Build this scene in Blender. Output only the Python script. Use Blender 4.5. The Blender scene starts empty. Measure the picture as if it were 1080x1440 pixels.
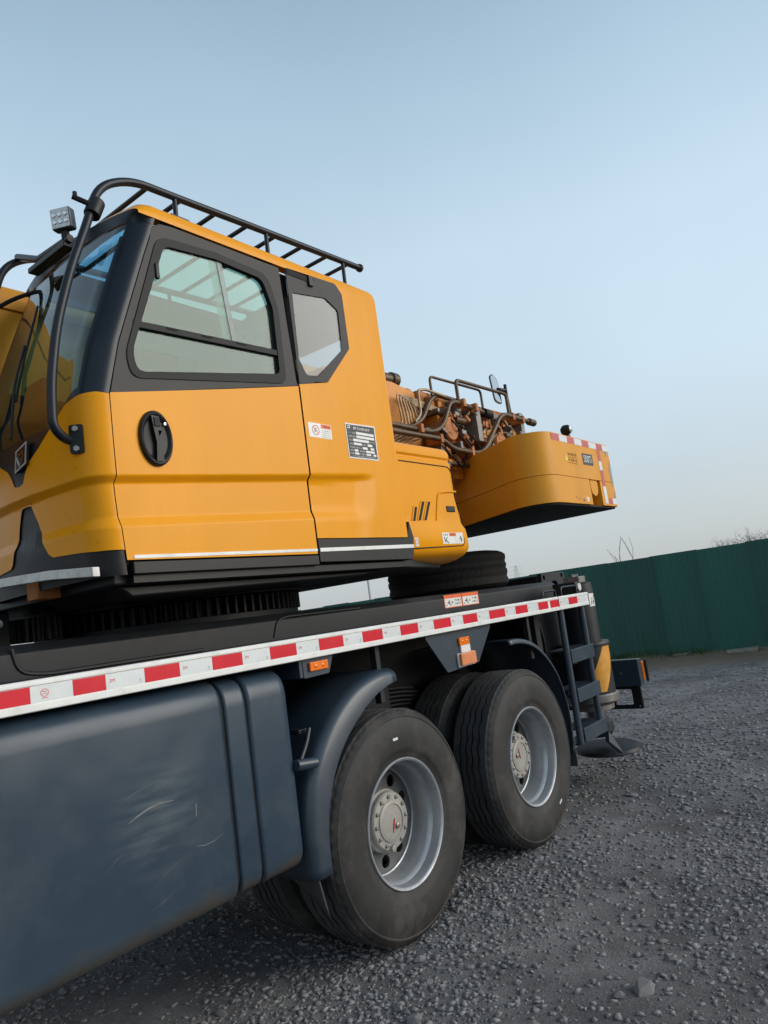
import bpy, bmesh, math, random
import numpy as np
from mathutils import Vector, Matrix
from mathutils.geometry import tessellate_polygon

random.seed(7)
rng = np.random.default_rng(7)
scene = bpy.context.scene
COL = scene.collection
R = math.radians

# ------------------------------------------------------------------ camera
cam_data = bpy.data.cameras.new('camera')
cam_data.sensor_fit = 'AUTO'
cam_data.sensor_width = 36.0
cam_data.lens = 1029.294 / 1440.0 * 36.0
cam_data.clip_start = 0.05
cam_data.clip_end = 3000.0
cam = bpy.data.objects.new('camera', cam_data)
COL.objects.link(cam)
cr = Vector((0.61651197, -0.77570651, -0.13487923))
cu = Vector((-0.02258839, -0.18866413, 0.98178185))
cf = Vector((0.78702145, 0.60223356, 0.13383566))
M = Matrix((cr, cu, -cf)).transposed().to_4x4()
M.translation = (-2.92458, -2.34277, 1.56965)
cam.matrix_world = M
scene.camera = cam

# ------------------------------------------------------------------ sky and sun
SUN_EL, SUN_AZ = 22.0, 150.0        # azimuth clockwise from +Y (150 = behind the camera, to the right)
world = bpy.data.worlds.new('World')
scene.world = world
world.use_nodes = True
wn = world.node_tree
wn.nodes.clear()
sky = wn.nodes.new('ShaderNodeTexSky')
sky.sky_type = 'NISHITA'
sky.sun_disc = False
sky.sun_elevation = R(SUN_EL)
sky.sun_rotation = R(SUN_AZ)
sky.altitude = 50
sky.air_density = 1.0
sky.dust_density = 3.0
sky.ozone_density = 2.0
# hazy veil: pale near the horizon, clearer blue higher up, the same all the way round
tcw = wn.nodes.new('ShaderNodeTexCoord')
sepw = wn.nodes.new('ShaderNodeSeparateXYZ')
wn.links.new(tcw.outputs['Generated'], sepw.inputs[0])
ramp = wn.nodes.new('ShaderNodeValToRGB')
els = ramp.color_ramp.elements
els[0].position, els[0].color = 0.0, (0.58, 0.61, 0.62, 1)
els[1].position, els[1].color = 1.0, (0.15, 0.24, 0.33, 1)
for pos, c in ((0.10, (0.61, 0.69, 0.73)), (0.27, (0.66, 0.81, 0.91)), (0.44, (0.64, 0.81, 0.93)), (0.62, (0.45, 0.62, 0.76)), (0.8, (0.22, 0.34, 0.45))):
    e = els.new(pos)
    e.color = (*c, 1)
wn.links.new(sepw.outputs['Z'], ramp.inputs[0])
scl = wn.nodes.new('ShaderNodeVectorMath')
scl.operation = 'SCALE'
scl.inputs['Scale'].default_value = 1.0 / 0.15
hz = wn.nodes.new('ShaderNodeTexNoise')
hz.inputs['Scale'].default_value = 2.2
hz.inputs['Detail'].default_value = 3
hzr = wn.nodes.new('ShaderNodeMapRange')
hzr.inputs['From Min'].default_value = 0.3
hzr.inputs['From Max'].default_value = 0.7
hzr.inputs['To Min'].default_value = 1.015 / 0.15
hzr.inputs['To Max'].default_value = 1.095 / 0.15
wn.links.new(tcw.outputs['Generated'], hz.inputs['Vector'])
wn.links.new(hz.outputs['Fac'], hzr.inputs['Value'])
wn.links.new(hzr.outputs[0], scl.inputs['Scale'])
wn.links.new(ramp.outputs[0], scl.inputs[0])
mixw = wn.nodes.new('ShaderNodeMix')
mixw.data_type = 'RGBA'
mixw.inputs[0].default_value = 0.80
wn.links.new(sky.outputs[0], mixw.inputs[6])
wn.links.new(scl.outputs[0], mixw.inputs[7])
bg = wn.nodes.new('ShaderNodeBackground')
bg.inputs['Strength'].default_value = 0.15
wo = wn.nodes.new('ShaderNodeOutputWorld')
wn.links.new(mixw.outputs[2], bg.inputs[0])
wn.links.new(bg.outputs[0], wo.inputs[0])

sun_data = bpy.data.lights.new('sun', 'SUN')
sun_data.energy = 2.05
sun_data.angle = R(40)
sun_data.color = (1.0, 0.94, 0.86)
sun = bpy.data.objects.new('sun', sun_data)
COL.objects.link(sun)
sdir = Vector((math.sin(R(SUN_AZ)) * math.cos(R(SUN_EL)), math.cos(R(SUN_AZ)) * math.cos(R(SUN_EL)), math.sin(R(SUN_EL))))
sun.rotation_euler = sdir.to_track_quat('Z', 'Y').to_euler()
sun.location = (0, -6, 8)

scene.render.engine = 'CYCLES'
vs = scene.view_settings
vs.view_transform = 'Standard'
vs.look = 'None'
vs.exposure = 0.0
vs.gamma = 1.0
vs.use_curve_mapping = False

# ------------------------------------------------------------------ materials
def nd(nt, t, **kw):
    n = nt.nodes.new(t)
    for k, v in kw.items():
        setattr(n, k, v)
    return n

def pbr(name, col, rough=0.5, metal=0.0, var=0.12, vscale=3.0, coat=0.0, bump=0.0, bscale=60.0,
        dirt=None, dirt_amt=0.35, dirt_scale=2.5, spec=0.5, streak=False, wave=0.0):
    """Principled material with procedural colour variation, dirt and fine relief (object coordinates)."""
    m = bpy.data.materials.new(name)
    m.use_nodes = True
    nt = m.node_tree
    b = nt.nodes['Principled BSDF']
    b.inputs['Roughness'].default_value = rough
    b.inputs['Metallic'].default_value = metal
    b.inputs['Specular IOR Level'].default_value = spec
    b.inputs['Coat Weight'].default_value = coat
    b.inputs['Coat Roughness'].default_value = 0.08
    tc = nd(nt, 'ShaderNodeTexCoord')
    mp = nd(nt, 'ShaderNodeMapping')
    nt.links.new(tc.outputs['Object'], mp.inputs[0])
    if streak:
        mp.inputs['Scale'].default_value = (1.0, 1.0, 0.18)
    n1 = nd(nt, 'ShaderNodeTexNoise')
    n1.inputs['Scale'].default_value = vscale
    n1.inputs['Detail'].default_value = 6
    n1.inputs['Roughness'].default_value = 0.65
    nt.links.new(mp.outputs[0], n1.inputs['Vector'])
    mr = nd(nt, 'ShaderNodeMapRange')
    mr.inputs['From Min'].default_value = 0.3
    mr.inputs['From Max'].default_value = 0.7
    mr.inputs['To Min'].default_value = 1.0 - var
    mr.inputs['To Max'].default_value = 1.0 + var
    nt.links.new(n1.outputs['Fac'], mr.inputs['Value'])
    mul = nd(nt, 'ShaderNodeVectorMath', operation='SCALE')
    mul.inputs[0].default_value = col[:3]
    nt.links.new(mr.outputs[0], mul.inputs['Scale'])
    out = mul.outputs[0]
    if dirt is not None:
        n2 = nd(nt, 'ShaderNodeTexNoise')
        n2.inputs['Scale'].default_value = dirt_scale
        n2.inputs['Detail'].default_value = 9
        n2.inputs['Roughness'].default_value = 0.72
        nt.links.new(mp.outputs[0], n2.inputs['Vector'])
        r2 = nd(nt, 'ShaderNodeMapRange')
        r2.inputs['From Min'].default_value = 0.48
        r2.inputs['From Max'].default_value = 0.78
        r2.inputs['To Max'].default_value = dirt_amt
        nt.links.new(n2.outputs['Fac'], r2.inputs['Value'])
        mx = nd(nt, 'ShaderNodeMix', data_type='RGBA')
        nt.links.new(r2.outputs[0], mx.inputs[0])
        nt.links.new(out, mx.inputs[6])
        mx.inputs[7].default_value = (*dirt[:3], 1)
        out = mx.outputs[2]
        ra = nd(nt, 'ShaderNodeMapRange')
        ra.inputs['To Min'].default_value = rough
        ra.inputs['To Max'].default_value = min(1.0, rough + 0.35)
        nt.links.new(r2.outputs[0], ra.inputs['Value'])
        nt.links.new(ra.outputs[0], b.inputs['Roughness'])
    nt.links.new(out, b.inputs['Base Color'])
    if wave > 0:                                  # slightly wavy sheet metal
        nw = nd(nt, 'ShaderNodeTexNoise')
        nw.inputs['Scale'].default_value = 2.6
        nw.inputs['Detail'].default_value = 1
        nt.links.new(tc.outputs['Object'], nw.inputs['Vector'])
        bw = nd(nt, 'ShaderNodeBump')
        bw.inputs['Strength'].default_value = wave
        bw.inputs['Distance'].default_value = 0.012
        nt.links.new(nw.outputs['Fac'], bw.inputs['Height'])
        nt.links.new(bw.outputs[0], b.inputs['Normal'])
    if bump > 0:
        n3 = nd(nt, 'ShaderNodeTexNoise')
        n3.inputs['Scale'].default_value = bscale
        n3.inputs['Detail'].default_value = 4
        nt.links.new(tc.outputs['Object'], n3.inputs['Vector'])
        bp = nd(nt, 'ShaderNodeBump')
        bp.inputs['Strength'].default_value = bump
        bp.inputs['Distance'].default_value = 0.004
        nt.links.new(n3.outputs['Fac'], bp.inputs['Height'])
        nt.links.new(bp.outputs[0], b.inputs['Normal'])
    return m

def glass_mat(name, tint, dust=0.12, dustcol=(0.45, 0.5, 0.47), ior=1.45):
    """Tinted pane: see-through, fresnel reflection and a film of dust."""
    m = bpy.data.materials.new(name)
    m.use_nodes = True
    nt = m.node_tree
    nt.nodes.clear()
    o = nd(nt, 'ShaderNodeOutputMaterial')
    tr = nd(nt, 'ShaderNodeBsdfTransparent')
    tr.inputs[0].default_value = (*tint, 1)
    df = nd(nt, 'ShaderNodeBsdfDiffuse')
    df.inputs[0].default_value = (*dustcol, 1)
    tc = nd(nt, 'ShaderNodeTexCoord')
    n = nd(nt, 'ShaderNodeTexNoise')
    n.inputs['Scale'].default_value = 3.5
    n.inputs['Detail'].default_value = 8
    nt.links.new(tc.outputs['Object'], n.inputs['Vector'])
    r = nd(nt, 'ShaderNodeMapRange')
    r.inputs['From Min'].default_value = 0.3
    r.inputs['From Max'].default_value = 0.75
    r.inputs['To Min'].default_value = dust * 0.6
    r.inputs['To Max'].default_value = dust * 1.5
    nt.links.new(n.outputs['Fac'], r.inputs['Value'])
    m1 = nd(nt, 'ShaderNodeMixShader')
    nt.links.new(r.outputs[0], m1.inputs[0])
    nt.links.new(tr.outputs[0], m1.inputs[1])
    nt.links.new(df.outputs[0], m1.inputs[2])
    gl = nd(nt, 'ShaderNodeBsdfGlossy')
    gl.inputs['Roughness'].default_value = 0.02
    lw = nd(nt, 'ShaderNodeLayerWeight')
    lw.inputs['Blend'].default_value = 0.5
    pw = nd(nt, 'ShaderNodeMath', operation='POWER')
    pw.inputs[1].default_value = 4.0
    nt.links.new(lw.outputs['Facing'], pw.inputs[0])
    f0 = ((ior - 1) / (ior + 1)) ** 2
    fr = nd(nt, 'ShaderNodeMath', operation='MULTIPLY_ADD')
    fr.inputs[1].default_value = 1 - f0
    fr.inputs[2].default_value = f0
    nt.links.new(pw.outputs[0], fr.inputs[0])
    m2 = nd(nt, 'ShaderNodeMixShader')
    nt.links.new(fr.outputs[0], m2.inputs[0])
    nt.links.new(m1.outputs[0], m2.inputs[1])
    nt.links.new(gl.outputs[0], m2.inputs[2])
    nt.links.new(m2.outputs[0], o.inputs[0])
    return m

MT = {}
DUST = (0.24, 0.2, 0.15)
MT['yellow'] = pbr('yellow_paint', (0.82, 0.325, 0.002), 0.31, var=0.06, vscale=1.2, coat=0.04, spec=0.16, wave=0.6, dirt=(0.55, 0.24, 0.02), dirt_amt=0.4, dirt_scale=1.8, streak=True)
MT['yellow_cw'] = pbr('yellow_paint_counterweight', (0.72, 0.31, 0.02), 0.45, var=0.06, vscale=1.6, coat=0.0, spec=0.25, dirt=(0.33, 0.19, 0.07), dirt_amt=0.4, dirt_scale=3.0, streak=True)
MT['orange'] = pbr('orange_boom_paint', (0.66, 0.25, 0.022), 0.5, var=0.14, vscale=5, dirt=(0.14, 0.06, 0.025), dirt_amt=0.7, dirt_scale=6)
MT['rusty'] = pbr('rusty_orange_paint', (0.42, 0.145, 0.03), 0.65, var=0.25, vscale=9, dirt=(0.09, 0.045, 0.03), dirt_amt=0.8, dirt_scale=11)
MT['pipe'] = pbr('oily_steel_pipe', (0.085, 0.052, 0.026), 0.4, metal=0.35, var=0.3, vscale=8, dirt=(0.25, 0.15, 0.08), dirt_amt=0.5, dirt_scale=12)
MT['pipe_thin'] = pbr('bare_thin_pipe', (0.35, 0.24, 0.14), 0.42, metal=0.4, var=0.25, vscale=10)
MT['navy'] = pbr('navy_chassis_paint', (0.025, 0.040, 0.058), 0.38, var=0.12, vscale=1.5, coat=0.12, dirt=(0.09, 0.095, 0.1), dirt_amt=0.3, dirt_scale=3.5)
MT['frame'] = pbr('dark_frame_paint', (0.012, 0.014, 0.017), 0.5, var=0.25, vscale=3, spec=0.35, dirt=(0.05, 0.046, 0.043), dirt_amt=0.4, dirt_scale=5)
MT['black'] = pbr('black_plastic', (0.008, 0.008, 0.009), 0.42, spec=0.3, var=0.2, vscale=6, dirt=(0.06, 0.055, 0.05), dirt_amt=0.25, dirt_scale=7)
MT['blackpipe'] = pbr('black_tube_paint', (0.010, 0.013, 0.019), 0.38, var=0.2, vscale=8, spec=0.3)
MT['pillar'] = pbr('gloss_black_pillar', (0.006, 0.010, 0.018), 0.32, var=0.1, vscale=4, spec=0.35)
MT['doorblack'] = pbr('matt_black_door_film', (0.038, 0.036, 0.034), 0.5, spec=0.25, var=0.12, vscale=5, dirt=(0.12, 0.11, 0.1), dirt_amt=0.25, dirt_scale=4, streak=True)
MT['rubber'] = pbr('rubber_seal', (0.008, 0.008, 0.009), 0.55, var=0.15, vscale=8, spec=0.25)
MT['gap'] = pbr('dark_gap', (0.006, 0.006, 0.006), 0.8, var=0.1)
MT['inner'] = pbr('cab_liner', (0.105, 0.125, 0.117), 0.8, var=0.08, vscale=3)
MT['seat'] = pbr('seat_cloth', (0.03, 0.03, 0.032), 0.85, var=0.2, vscale=20)
MT['glass_side'] = glass_mat('green_side_glass', (0.52, 0.72, 0.66), 0.06, (0.33, 0.40, 0.36))
MT['glass_rear'] = glass_mat('grey_rear_glass', (0.54, 0.60, 0.61), 0.07, (0.32, 0.34, 0.33))
MT['glass_front'] = glass_mat('blue_windscreen_glass', (0.16, 0.43, 0.62), 0.02, (0.3, 0.36, 0.4), 1.75)
MT['glass_roof'] = glass_mat('roof_light_glass', (0.85, 0.92, 0.92), 0.05)
MT['disc'] = pbr('shaded_wheel_disc', (0.10, 0.102, 0.105), 0.45, metal=0.3, var=0.15, vscale=9, dirt=(0.08, 0.075, 0.07), dirt_amt=0.5, dirt_scale=12)  # darker than the silver rim: shade inside the wheel is put into the colour
MT['scratch'] = pbr('bare_scratch', (0.15, 0.155, 0.155), 0.6, var=0.3, vscale=30)
MT['teeth'] = pbr('shadow_dark_gear', (0.007, 0.007, 0.007), 0.5, var=0.3, vscale=10, spec=0.3)  # shadow under the turntable painted into the gear colour
MT['emblem'] = pbr('silver_emblem', (0.5, 0.5, 0.52), 0.35, metal=0.15, var=0.05)
MT['tyre_dark'] = pbr('dark_tyre_rubber', (0.010, 0.0095, 0.009), 0.75, var=0.3, vscale=8, spec=0.25, dirt=(0.03, 0.027, 0.024), dirt_amt=0.5, dirt_scale=6)
MT['slab'] = pbr('dusty_concrete', (0.2, 0.18, 0.155), 0.95, var=0.3, vscale=12, bump=0.5, bscale=40)
MT['scuff'] = pbr('pale_scuff', (0.09, 0.115, 0.135), 0.6, var=0.3, vscale=30)
MT['silver'] = pbr('silver_wheel_paint', (0.37, 0.385, 0.405), 0.38, metal=0.5, var=0.1, vscale=6, dirt=(0.16, 0.15, 0.14), dirt_amt=0.5, dirt_scale=9)
MT['rimlip'] = pbr('bright_rim_lip', (0.36, 0.37, 0.39), 0.42, metal=0.3, var=0.15, vscale=14, dirt=(0.15, 0.15, 0.15), dirt_amt=0.5, dirt_scale=18)
MT['hub'] = pbr('beige_hub_paint', (0.34, 0.325, 0.30), 0.5, metal=0.2, var=0.15, vscale=12, dirt=(0.16, 0.13, 0.1), dirt_amt=0.5, dirt_scale=20)
MT['bolt'] = pbr('steel_bolt', (0.3, 0.29, 0.27), 0.4, metal=0.7, var=0.2, vscale=30)
MT['redpaint'] = pbr('red_marking_paint', (0.62, 0.02, 0.03), 0.5, var=0.1)
MT['tapered'] = pbr('red_reflective_tape', (0.62, 0.006, 0.022), 0.35, var=0.08, vscale=9, coat=0.1, spec=0.3, dirt=(0.4, 0.06, 0.06), dirt_amt=0.2, dirt_scale=12)
MT['tapewhite'] = pbr('white_reflective_tape', (0.68, 0.71, 0.71), 0.3, var=0.06, vscale=9, coat=0.3, dirt=(0.4, 0.39, 0.36), dirt_amt=0.4, dirt_scale=10)
MT['tapepink'] = pbr('faded_red_tape', (0.52, 0.07, 0.07), 0.4, var=0.1, vscale=9, dirt=(0.5, 0.3, 0.25), dirt_amt=0.3)
MT['white'] = pbr('white_rail_paint', (0.76, 0.76, 0.73), 0.38, var=0.05, vscale=5, coat=0.15, dirt=(0.3, 0.28, 0.24), dirt_amt=0.45, dirt_scale=9)
MT['print'] = pbr('black_print', (0.02, 0.02, 0.022), 0.5, var=0.1)
MT['printgrey'] = pbr('grey_print', (0.26, 0.26, 0.26), 0.5, var=0.1)
MT['orangeprint'] = pbr('orange_print', (0.75, 0.12, 0.02), 0.5, var=0.1)
MT['redprint'] = pbr('red_print', (0.6, 0.04, 0.04), 0.5, var=0.1)
MT['brownprint'] = pbr('brown_red_print', (0.3, 0.1, 0.02), 0.5, var=0.1)
MT['yellowprint'] = pbr('yellow_print', (0.8, 0.65, 0.03), 0.5, var=0.1)
MT['amber'] = pbr('amber_lens', (0.85, 0.18, 0.008), 0.2, var=0.1, vscale=15, coat=0.5)
MT['amberold'] = pbr('faded_amber_lens', (0.72, 0.25, 0.1), 0.35, var=0.15, vscale=20, coat=0.2)
MT['chrome'] = pbr('chrome', (0.6, 0.6, 0.62), 0.12, metal=1.0, var=0.05)
MT['chromedark'] = pbr('dark_chrome', (0.12, 0.08, 0.07), 0.2, metal=0.8, var=0.2, vscale=20)
MT['lens'] = pbr('clear_lamp_lens', (0.5, 0.52, 0.52), 0.15, metal=0.3, var=0.3, vscale=60, coat=0.6)
MT['worn_white'] = pbr('worn_white_steel', (0.72, 0.72, 0.68), 0.5, var=0.1, vscale=12, dirt=(0.16, 0.1, 0.06), dirt_amt=0.7, dirt_scale=14)
MT['stripe'] = pbr('hazard_yellow_paint', (0.68, 0.3, 0.025), 0.5, var=0.15, vscale=10, dirt=(0.1, 0.07, 0.03), dirt_amt=0.5, dirt_scale=15)
MT['steel'] = pbr('worn_steel', (0.2, 0.19, 0.18), 0.45, metal=0.5, var=0.3, vscale=12, dirt=(0.1, 0.07, 0.05), dirt_amt=0.6, dirt_scale=15)
MT['mirror'] = pbr('mirror_glass', (0.52, 0.56, 0.57), 0.08, metal=1.0, var=0.02)
MT['flap'] = pbr('rubber_mudflap', (0.05, 0.05, 0.05), 0.7, var=0.25, vscale=5, dirt=(0.09, 0.085, 0.08), dirt_amt=0.6, dirt_scale=6)
MT['bark'] = pbr('bare_bark', (0.09, 0.08, 0.07), 0.9, var=0.3, vscale=8)
MT['hazed_steel'] = pbr('hazed_far_steel', (0.42, 0.45, 0.48), 0.7, var=0.1)  # distant steel, its grey paled towards the horizon haze
MT['drygrass'] = pbr('dry_grass_blades', (0.19, 0.16, 0.09), 0.9, var=0.4, vscale=3)
MT['grass'] = pbr('green_weed_blades', (0.05, 0.085, 0.03), 0.9, var=0.4, vscale=3)

# tyre rubber: dusty sidewall, mottled
MT['tyre'] = pbr('tyre_rubber', (0.019, 0.018, 0.0175), 0.68, var=0.3, vscale=7, dirt=(0.11, 0.098, 0.085), dirt_amt=0.75, dirt_scale=4.2, bump=0.25, bscale=90)

MT['tread'] = pbr('worn_tread_rubber', (0.042, 0.043, 0.046), 0.8, var=0.3, vscale=9, dirt=(0.1, 0.092, 0.085), dirt_amt=0.5, dirt_scale=8)

def fence_mat():
    m = pbr('green_sheet_metal', (0.007, 0.078, 0.058), 0.55, var=0.22, vscale=1.3, dirt=(0.025, 0.075, 0.065), dirt_amt=0.45, dirt_scale=1.1, streak=True)
    nt = m.node_tree
    b = nt.nodes['Principled BSDF']
    oi = nd(nt, 'ShaderNodeObjectInfo')
    src = b.inputs['Base Color'].links[0].from_socket
    mr = nd(nt, 'ShaderNodeMapRange')
    mr.inputs['To Min'].default_value = 0.8
    mr.inputs['To Max'].default_value = 1.2
    nt.links.new(oi.outputs['Random'], mr.inputs['Value'])
    sc = nd(nt, 'ShaderNodeVectorMath', operation='SCALE')
    nt.links.new(src, sc.inputs[0])
    nt.links.new(mr.outputs[0], sc.inputs['Scale'])
    nt.links.new(sc.outputs[0], b.inputs['Base Color'])
    return m
MT['fence'] = fence_mat()

def tank_mat():
    """navy tank paint with pale scuffs, a few scratches and brown grime along the lower edge"""
    m = pbr('navy_tank_paint', (0.027, 0.047, 0.070), 0.34, var=0.12, vscale=1.1, coat=0.05, spec=0.35, dirt=(0.075, 0.095, 0.11), dirt_amt=0.42, dirt_scale=2.8)
    nt = m.node_tree
    b = nt.nodes['Principled BSDF']
    tc = nd(nt, 'ShaderNodeTexCoord')
    # pale rubbed patch
    vm = nd(nt, 'ShaderNodeVectorMath', operation='SUBTRACT')
    vm.inputs[1].default_value = (-1.38, 0.0, 0.98)
    nt.links.new(tc.outputs['Object'], vm.inputs[0])
    sc = nd(nt, 'ShaderNodeVectorMath', operation='MULTIPLY')
    sc.inputs[1].default_value = (4.6, 0.0, 4.2)
    nt.links.new(vm.outputs[0], sc.inputs[0])
    ln = nd(nt, 'ShaderNodeVectorMath', operation='LENGTH')
    nt.links.new(sc.outputs[0], ln.inputs[0])
    mp = nd(nt, 'ShaderNodeMapping')
    mp.inputs['Rotation'].default_value = (0, R(-18), 0)
    mp.inputs['Scale'].default_value = (3.0, 1.0, 22.0)
    nt.links.new(tc.outputs['Object'], mp.inputs[0])
    ns = nd(nt, 'ShaderNodeTexNoise')
    ns.inputs['Scale'].default_value = 1.4
    ns.inputs['Detail'].default_value = 8
    nt.links.new(mp.outputs[0], ns.inputs['Vector'])
    fall = nd(nt, 'ShaderNodeMapRange')
    fall.inputs['From Min'].default_value = 1.0
    fall.inputs['From Max'].default_value = 0.1
    nt.links.new(ln.outputs['Value'], fall.inputs['Value'])
    nr = nd(nt, 'ShaderNodeMapRange')
    nr.inputs['From Min'].default_value = 0.42
    nr.inputs['From Max'].default_value = 0.72
    nt.links.new(ns.outputs['Fac'], nr.inputs['Value'])
    mul = nd(nt, 'ShaderNodeMath', operation='MULTIPLY')
    nt.links.new(fall.outputs[0], mul.inputs[0])
    nt.links.new(nr.outputs[0], mul.inputs[1])
    mul2 = nd(nt, 'ShaderNodeMath', operation='MULTIPLY')
    nt.links.new(mul.outputs[0], mul2.inputs[0])
    mul2.inputs[1].default_value = 0.55
    src = b.inputs['Base Color'].links[0].from_socket
    mx = nd(nt, 'ShaderNodeMix', data_type='RGBA')
    nt.links.new(mul2.outputs[0], mx.inputs[0])
    nt.links.new(src, mx.inputs[6])
    mx.inputs[7].default_value = (0.17, 0.2, 0.21, 1)
    # grime near the bottom edge: splash dirt with a ragged upper line
    sep = nd(nt, 'ShaderNodeSeparateXYZ')
    nt.links.new(tc.outputs['Object'], sep.inputs[0])
    n2 = nd(nt, 'ShaderNodeTexNoise')
    n2.inputs['Scale'].default_value = 7
    n2.inputs['Detail'].default_value = 7
    nt.links.new(tc.outputs['Object'], n2.inputs['Vector'])
    ad = nd(nt, 'ShaderNodeMath', operation='MULTIPLY_ADD')
    ad.inputs[1].default_value = 0.16
    nt.links.new(n2.outputs['Fac'], ad.inputs[0])
    nt.links.new(sep.outputs['Z'], ad.inputs[2])
    gr = nd(nt, 'ShaderNodeMapRange')
    gr.inputs['From Min'].default_value = 0.73
    gr.inputs['From Max'].default_value = 0.685
    gr.inputs['To Max'].default_value = 0.8
    nt.links.new(ad.outputs[0], gr.inputs['Value'])
    mg = nd(nt, 'ShaderNodeMix', data_type='RGBA')
    nt.links.new(gr.outputs[0], mg.inputs[0])
    nt.links.new(mx.outputs[2], mg.inputs[6])
    mg.inputs[7].default_value = (0.062, 0.055, 0.046, 1)
    nt.links.new(mg.outputs[2], b.inputs['Base Color'])
    # shallow dents
    n4 = nd(nt, 'ShaderNodeTexNoise')
    n4.inputs['Scale'].default_value = 2.2
    n4.inputs['Detail'].default_value = 2
    nt.links.new(tc.outputs['Object'], n4.inputs['Vector'])
    bp = nd(nt, 'ShaderNodeBump')
    bp.inputs['Strength'].default_value = 0.45
    bp.inputs['Distance'].default_value = 0.03
    nt.links.new(n4.outputs['Fac'], bp.inputs['Height'])
    nt.links.new(bp.outputs[0], b.inputs['Normal'])
    return m
MT['tank'] = tank_mat()

def ground_mat():
    m = bpy.data.materials.new('grey_gravel')
    m.use_nodes = True
    nt = m.node_tree
    b = nt.nodes['Principled BSDF']
    b.inputs['Roughness'].default_value = 0.95
    b.inputs['Specular IOR Level'].default_value = 0.2
    tc = nd(nt, 'ShaderNodeTexCoord')
    v1 = nd(nt, 'ShaderNodeTexVoronoi')
    v1.inputs['Scale'].default_value = 55
    v1.inputs['Randomness'].default_value = 1.0
    v2 = nd(nt, 'ShaderNodeTexVoronoi')
    v2.inputs['Scale'].default_value = 170
    n1 = nd(nt, 'ShaderNodeTexNoise')
    n1.inputs['Scale'].default_value = 0.9
    n1.inputs['Detail'].default_value = 8
    n2 = nd(nt, 'ShaderNodeTexNoise')
    n2.inputs['Scale'].default_value = 240
    n2.inputs['Detail'].default_value = 3
    for n in (v1, v2, n1, n2):
        nt.links.new(tc.outputs['Object'], n.inputs['Vector'])
    sep = nd(nt, 'ShaderNodeSeparateColor')
    nt.links.new(v2.outputs['Color'], sep.inputs[0])
    cr_ = nd(nt, 'ShaderNodeValToRGB')
    cr_.color_ramp.elements[0].color = (0.135, 0.131, 0.132, 1)
    cr_.color_ramp.elements[1].color = (0.38, 0.372, 0.373, 1)
    nt.links.new(sep.outputs[0], cr_.inputs[0])
    lr = nd(nt, 'ShaderNodeMapRange')
    lr.inputs['From Min'].default_value = 0.3
    lr.inputs['From Max'].default_value = 0.72
    lr.inputs['To Min'].default_value = 0.62
    lr.inputs['To Max'].default_value = 1.35
    nt.links.new(n1.outputs['Fac'], lr.inputs['Value'])
    n5 = nd(nt, 'ShaderNodeTexNoise')
    n5.inputs['Scale'].default_value = 4.5
    n5.inputs['Detail'].default_value = 6
    nt.links.new(tc.outputs['Object'], n5.inputs['Vector'])
    l5 = nd(nt, 'ShaderNodeMapRange')
    l5.inputs['From Min'].default_value = 0.3
    l5.inputs['From Max'].default_value = 0.7
    l5.inputs['To Min'].default_value = 0.72
    l5.inputs['To Max'].default_value = 1.25
    nt.links.new(n5.outputs['Fac'], l5.inputs['Value'])
    lm = nd(nt, 'ShaderNodeMath', operation='MULTIPLY')
    nt.links.new(lr.outputs[0], lm.inputs[0])
    nt.links.new(l5.outputs[0], lm.inputs[1])
    sc = nd(nt, 'ShaderNodeVectorMath', operation='SCALE')
    nt.links.new(cr_.outputs[0], sc.inputs[0])
    nt.links.new(lm.outputs[0], sc.inputs['Scale'])
    # a brown earthy strip at the foot of the fence
    s2 = nd(nt, 'ShaderNodeSeparateXYZ')
    nt.links.new(tc.outputs['Object'], s2.inputs[0])
    ad = nd(nt, 'ShaderNodeMath', operation='MULTIPLY_ADD')
    ad.inputs[1].default_value = 1.6
    nt.links.new(n1.outputs['Fac'], ad.inputs[0])
    nt.links.new(s2.outputs['X'], ad.inputs[2])
    er = nd(nt, 'ShaderNodeMapRange')
    er.inputs['From Min'].default_value = 10.3
    er.inputs['From Max'].default_value = 11.2
    er.inputs['To Max'].default_value = 0.85
    nt.links.new(ad.outputs[0], er.inputs['Value'])
    mx = nd(nt, 'ShaderNodeMix', data_type='RGBA')
    nt.links.new(er.outputs[0], mx.inputs[0])
    nt.links.new(sc.outputs[0], mx.inputs[6])
    mx.inputs[7].default_value = (0.29, 0.215, 0.15, 1)
    nt.links.new(mx.outputs[2], b.inputs['Base Color'])
    n7 = nd(nt, 'ShaderNodeTexNoise')
    n7.inputs['Scale'].default_value = 75
    n7.inputs['Detail'].default_value = 7
    n7.inputs['Roughness'].default_value = 0.75
    n7.inputs['Distortion'].default_value = 0.6
    nt.links.new(tc.outputs['Object'], n7.inputs['Vector'])
    a2 = nd(nt, 'ShaderNodeMath', operation='MULTIPLY_ADD')
    a2.inputs[1].default_value = 1.6
    nt.links.new(n7.outputs['Fac'], a2.inputs[0])
    nt.links.new(n2.outputs['Fac'], a2.inputs[2])
    gmx = nd(nt, 'ShaderNodeMapRange')
    gmx.inputs['From Min'].default_value = 0.3
    gmx.inputs['From Max'].default_value = 0.7
    gmx.inputs['To Min'].default_value = 0.0
    gmx.inputs['To Max'].default_value = 1.0
    nt.links.new(n7.outputs['Fac'], gmx.inputs['Value'])
    gav = nd(nt, 'ShaderNodeMath', operation='MULTIPLY_ADD')
    gav.inputs[1].default_value = 0.65
    gsc = nd(nt, 'ShaderNodeMath', operation='MULTIPLY')
    gsc.inputs[1].default_value = 0.35
    nt.links.new(sep.outputs[0], gsc.inputs[0])
    nt.links.new(gmx.outputs[0], gav.inputs[0])
    nt.links.new(gsc.outputs[0], gav.inputs[2])
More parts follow.
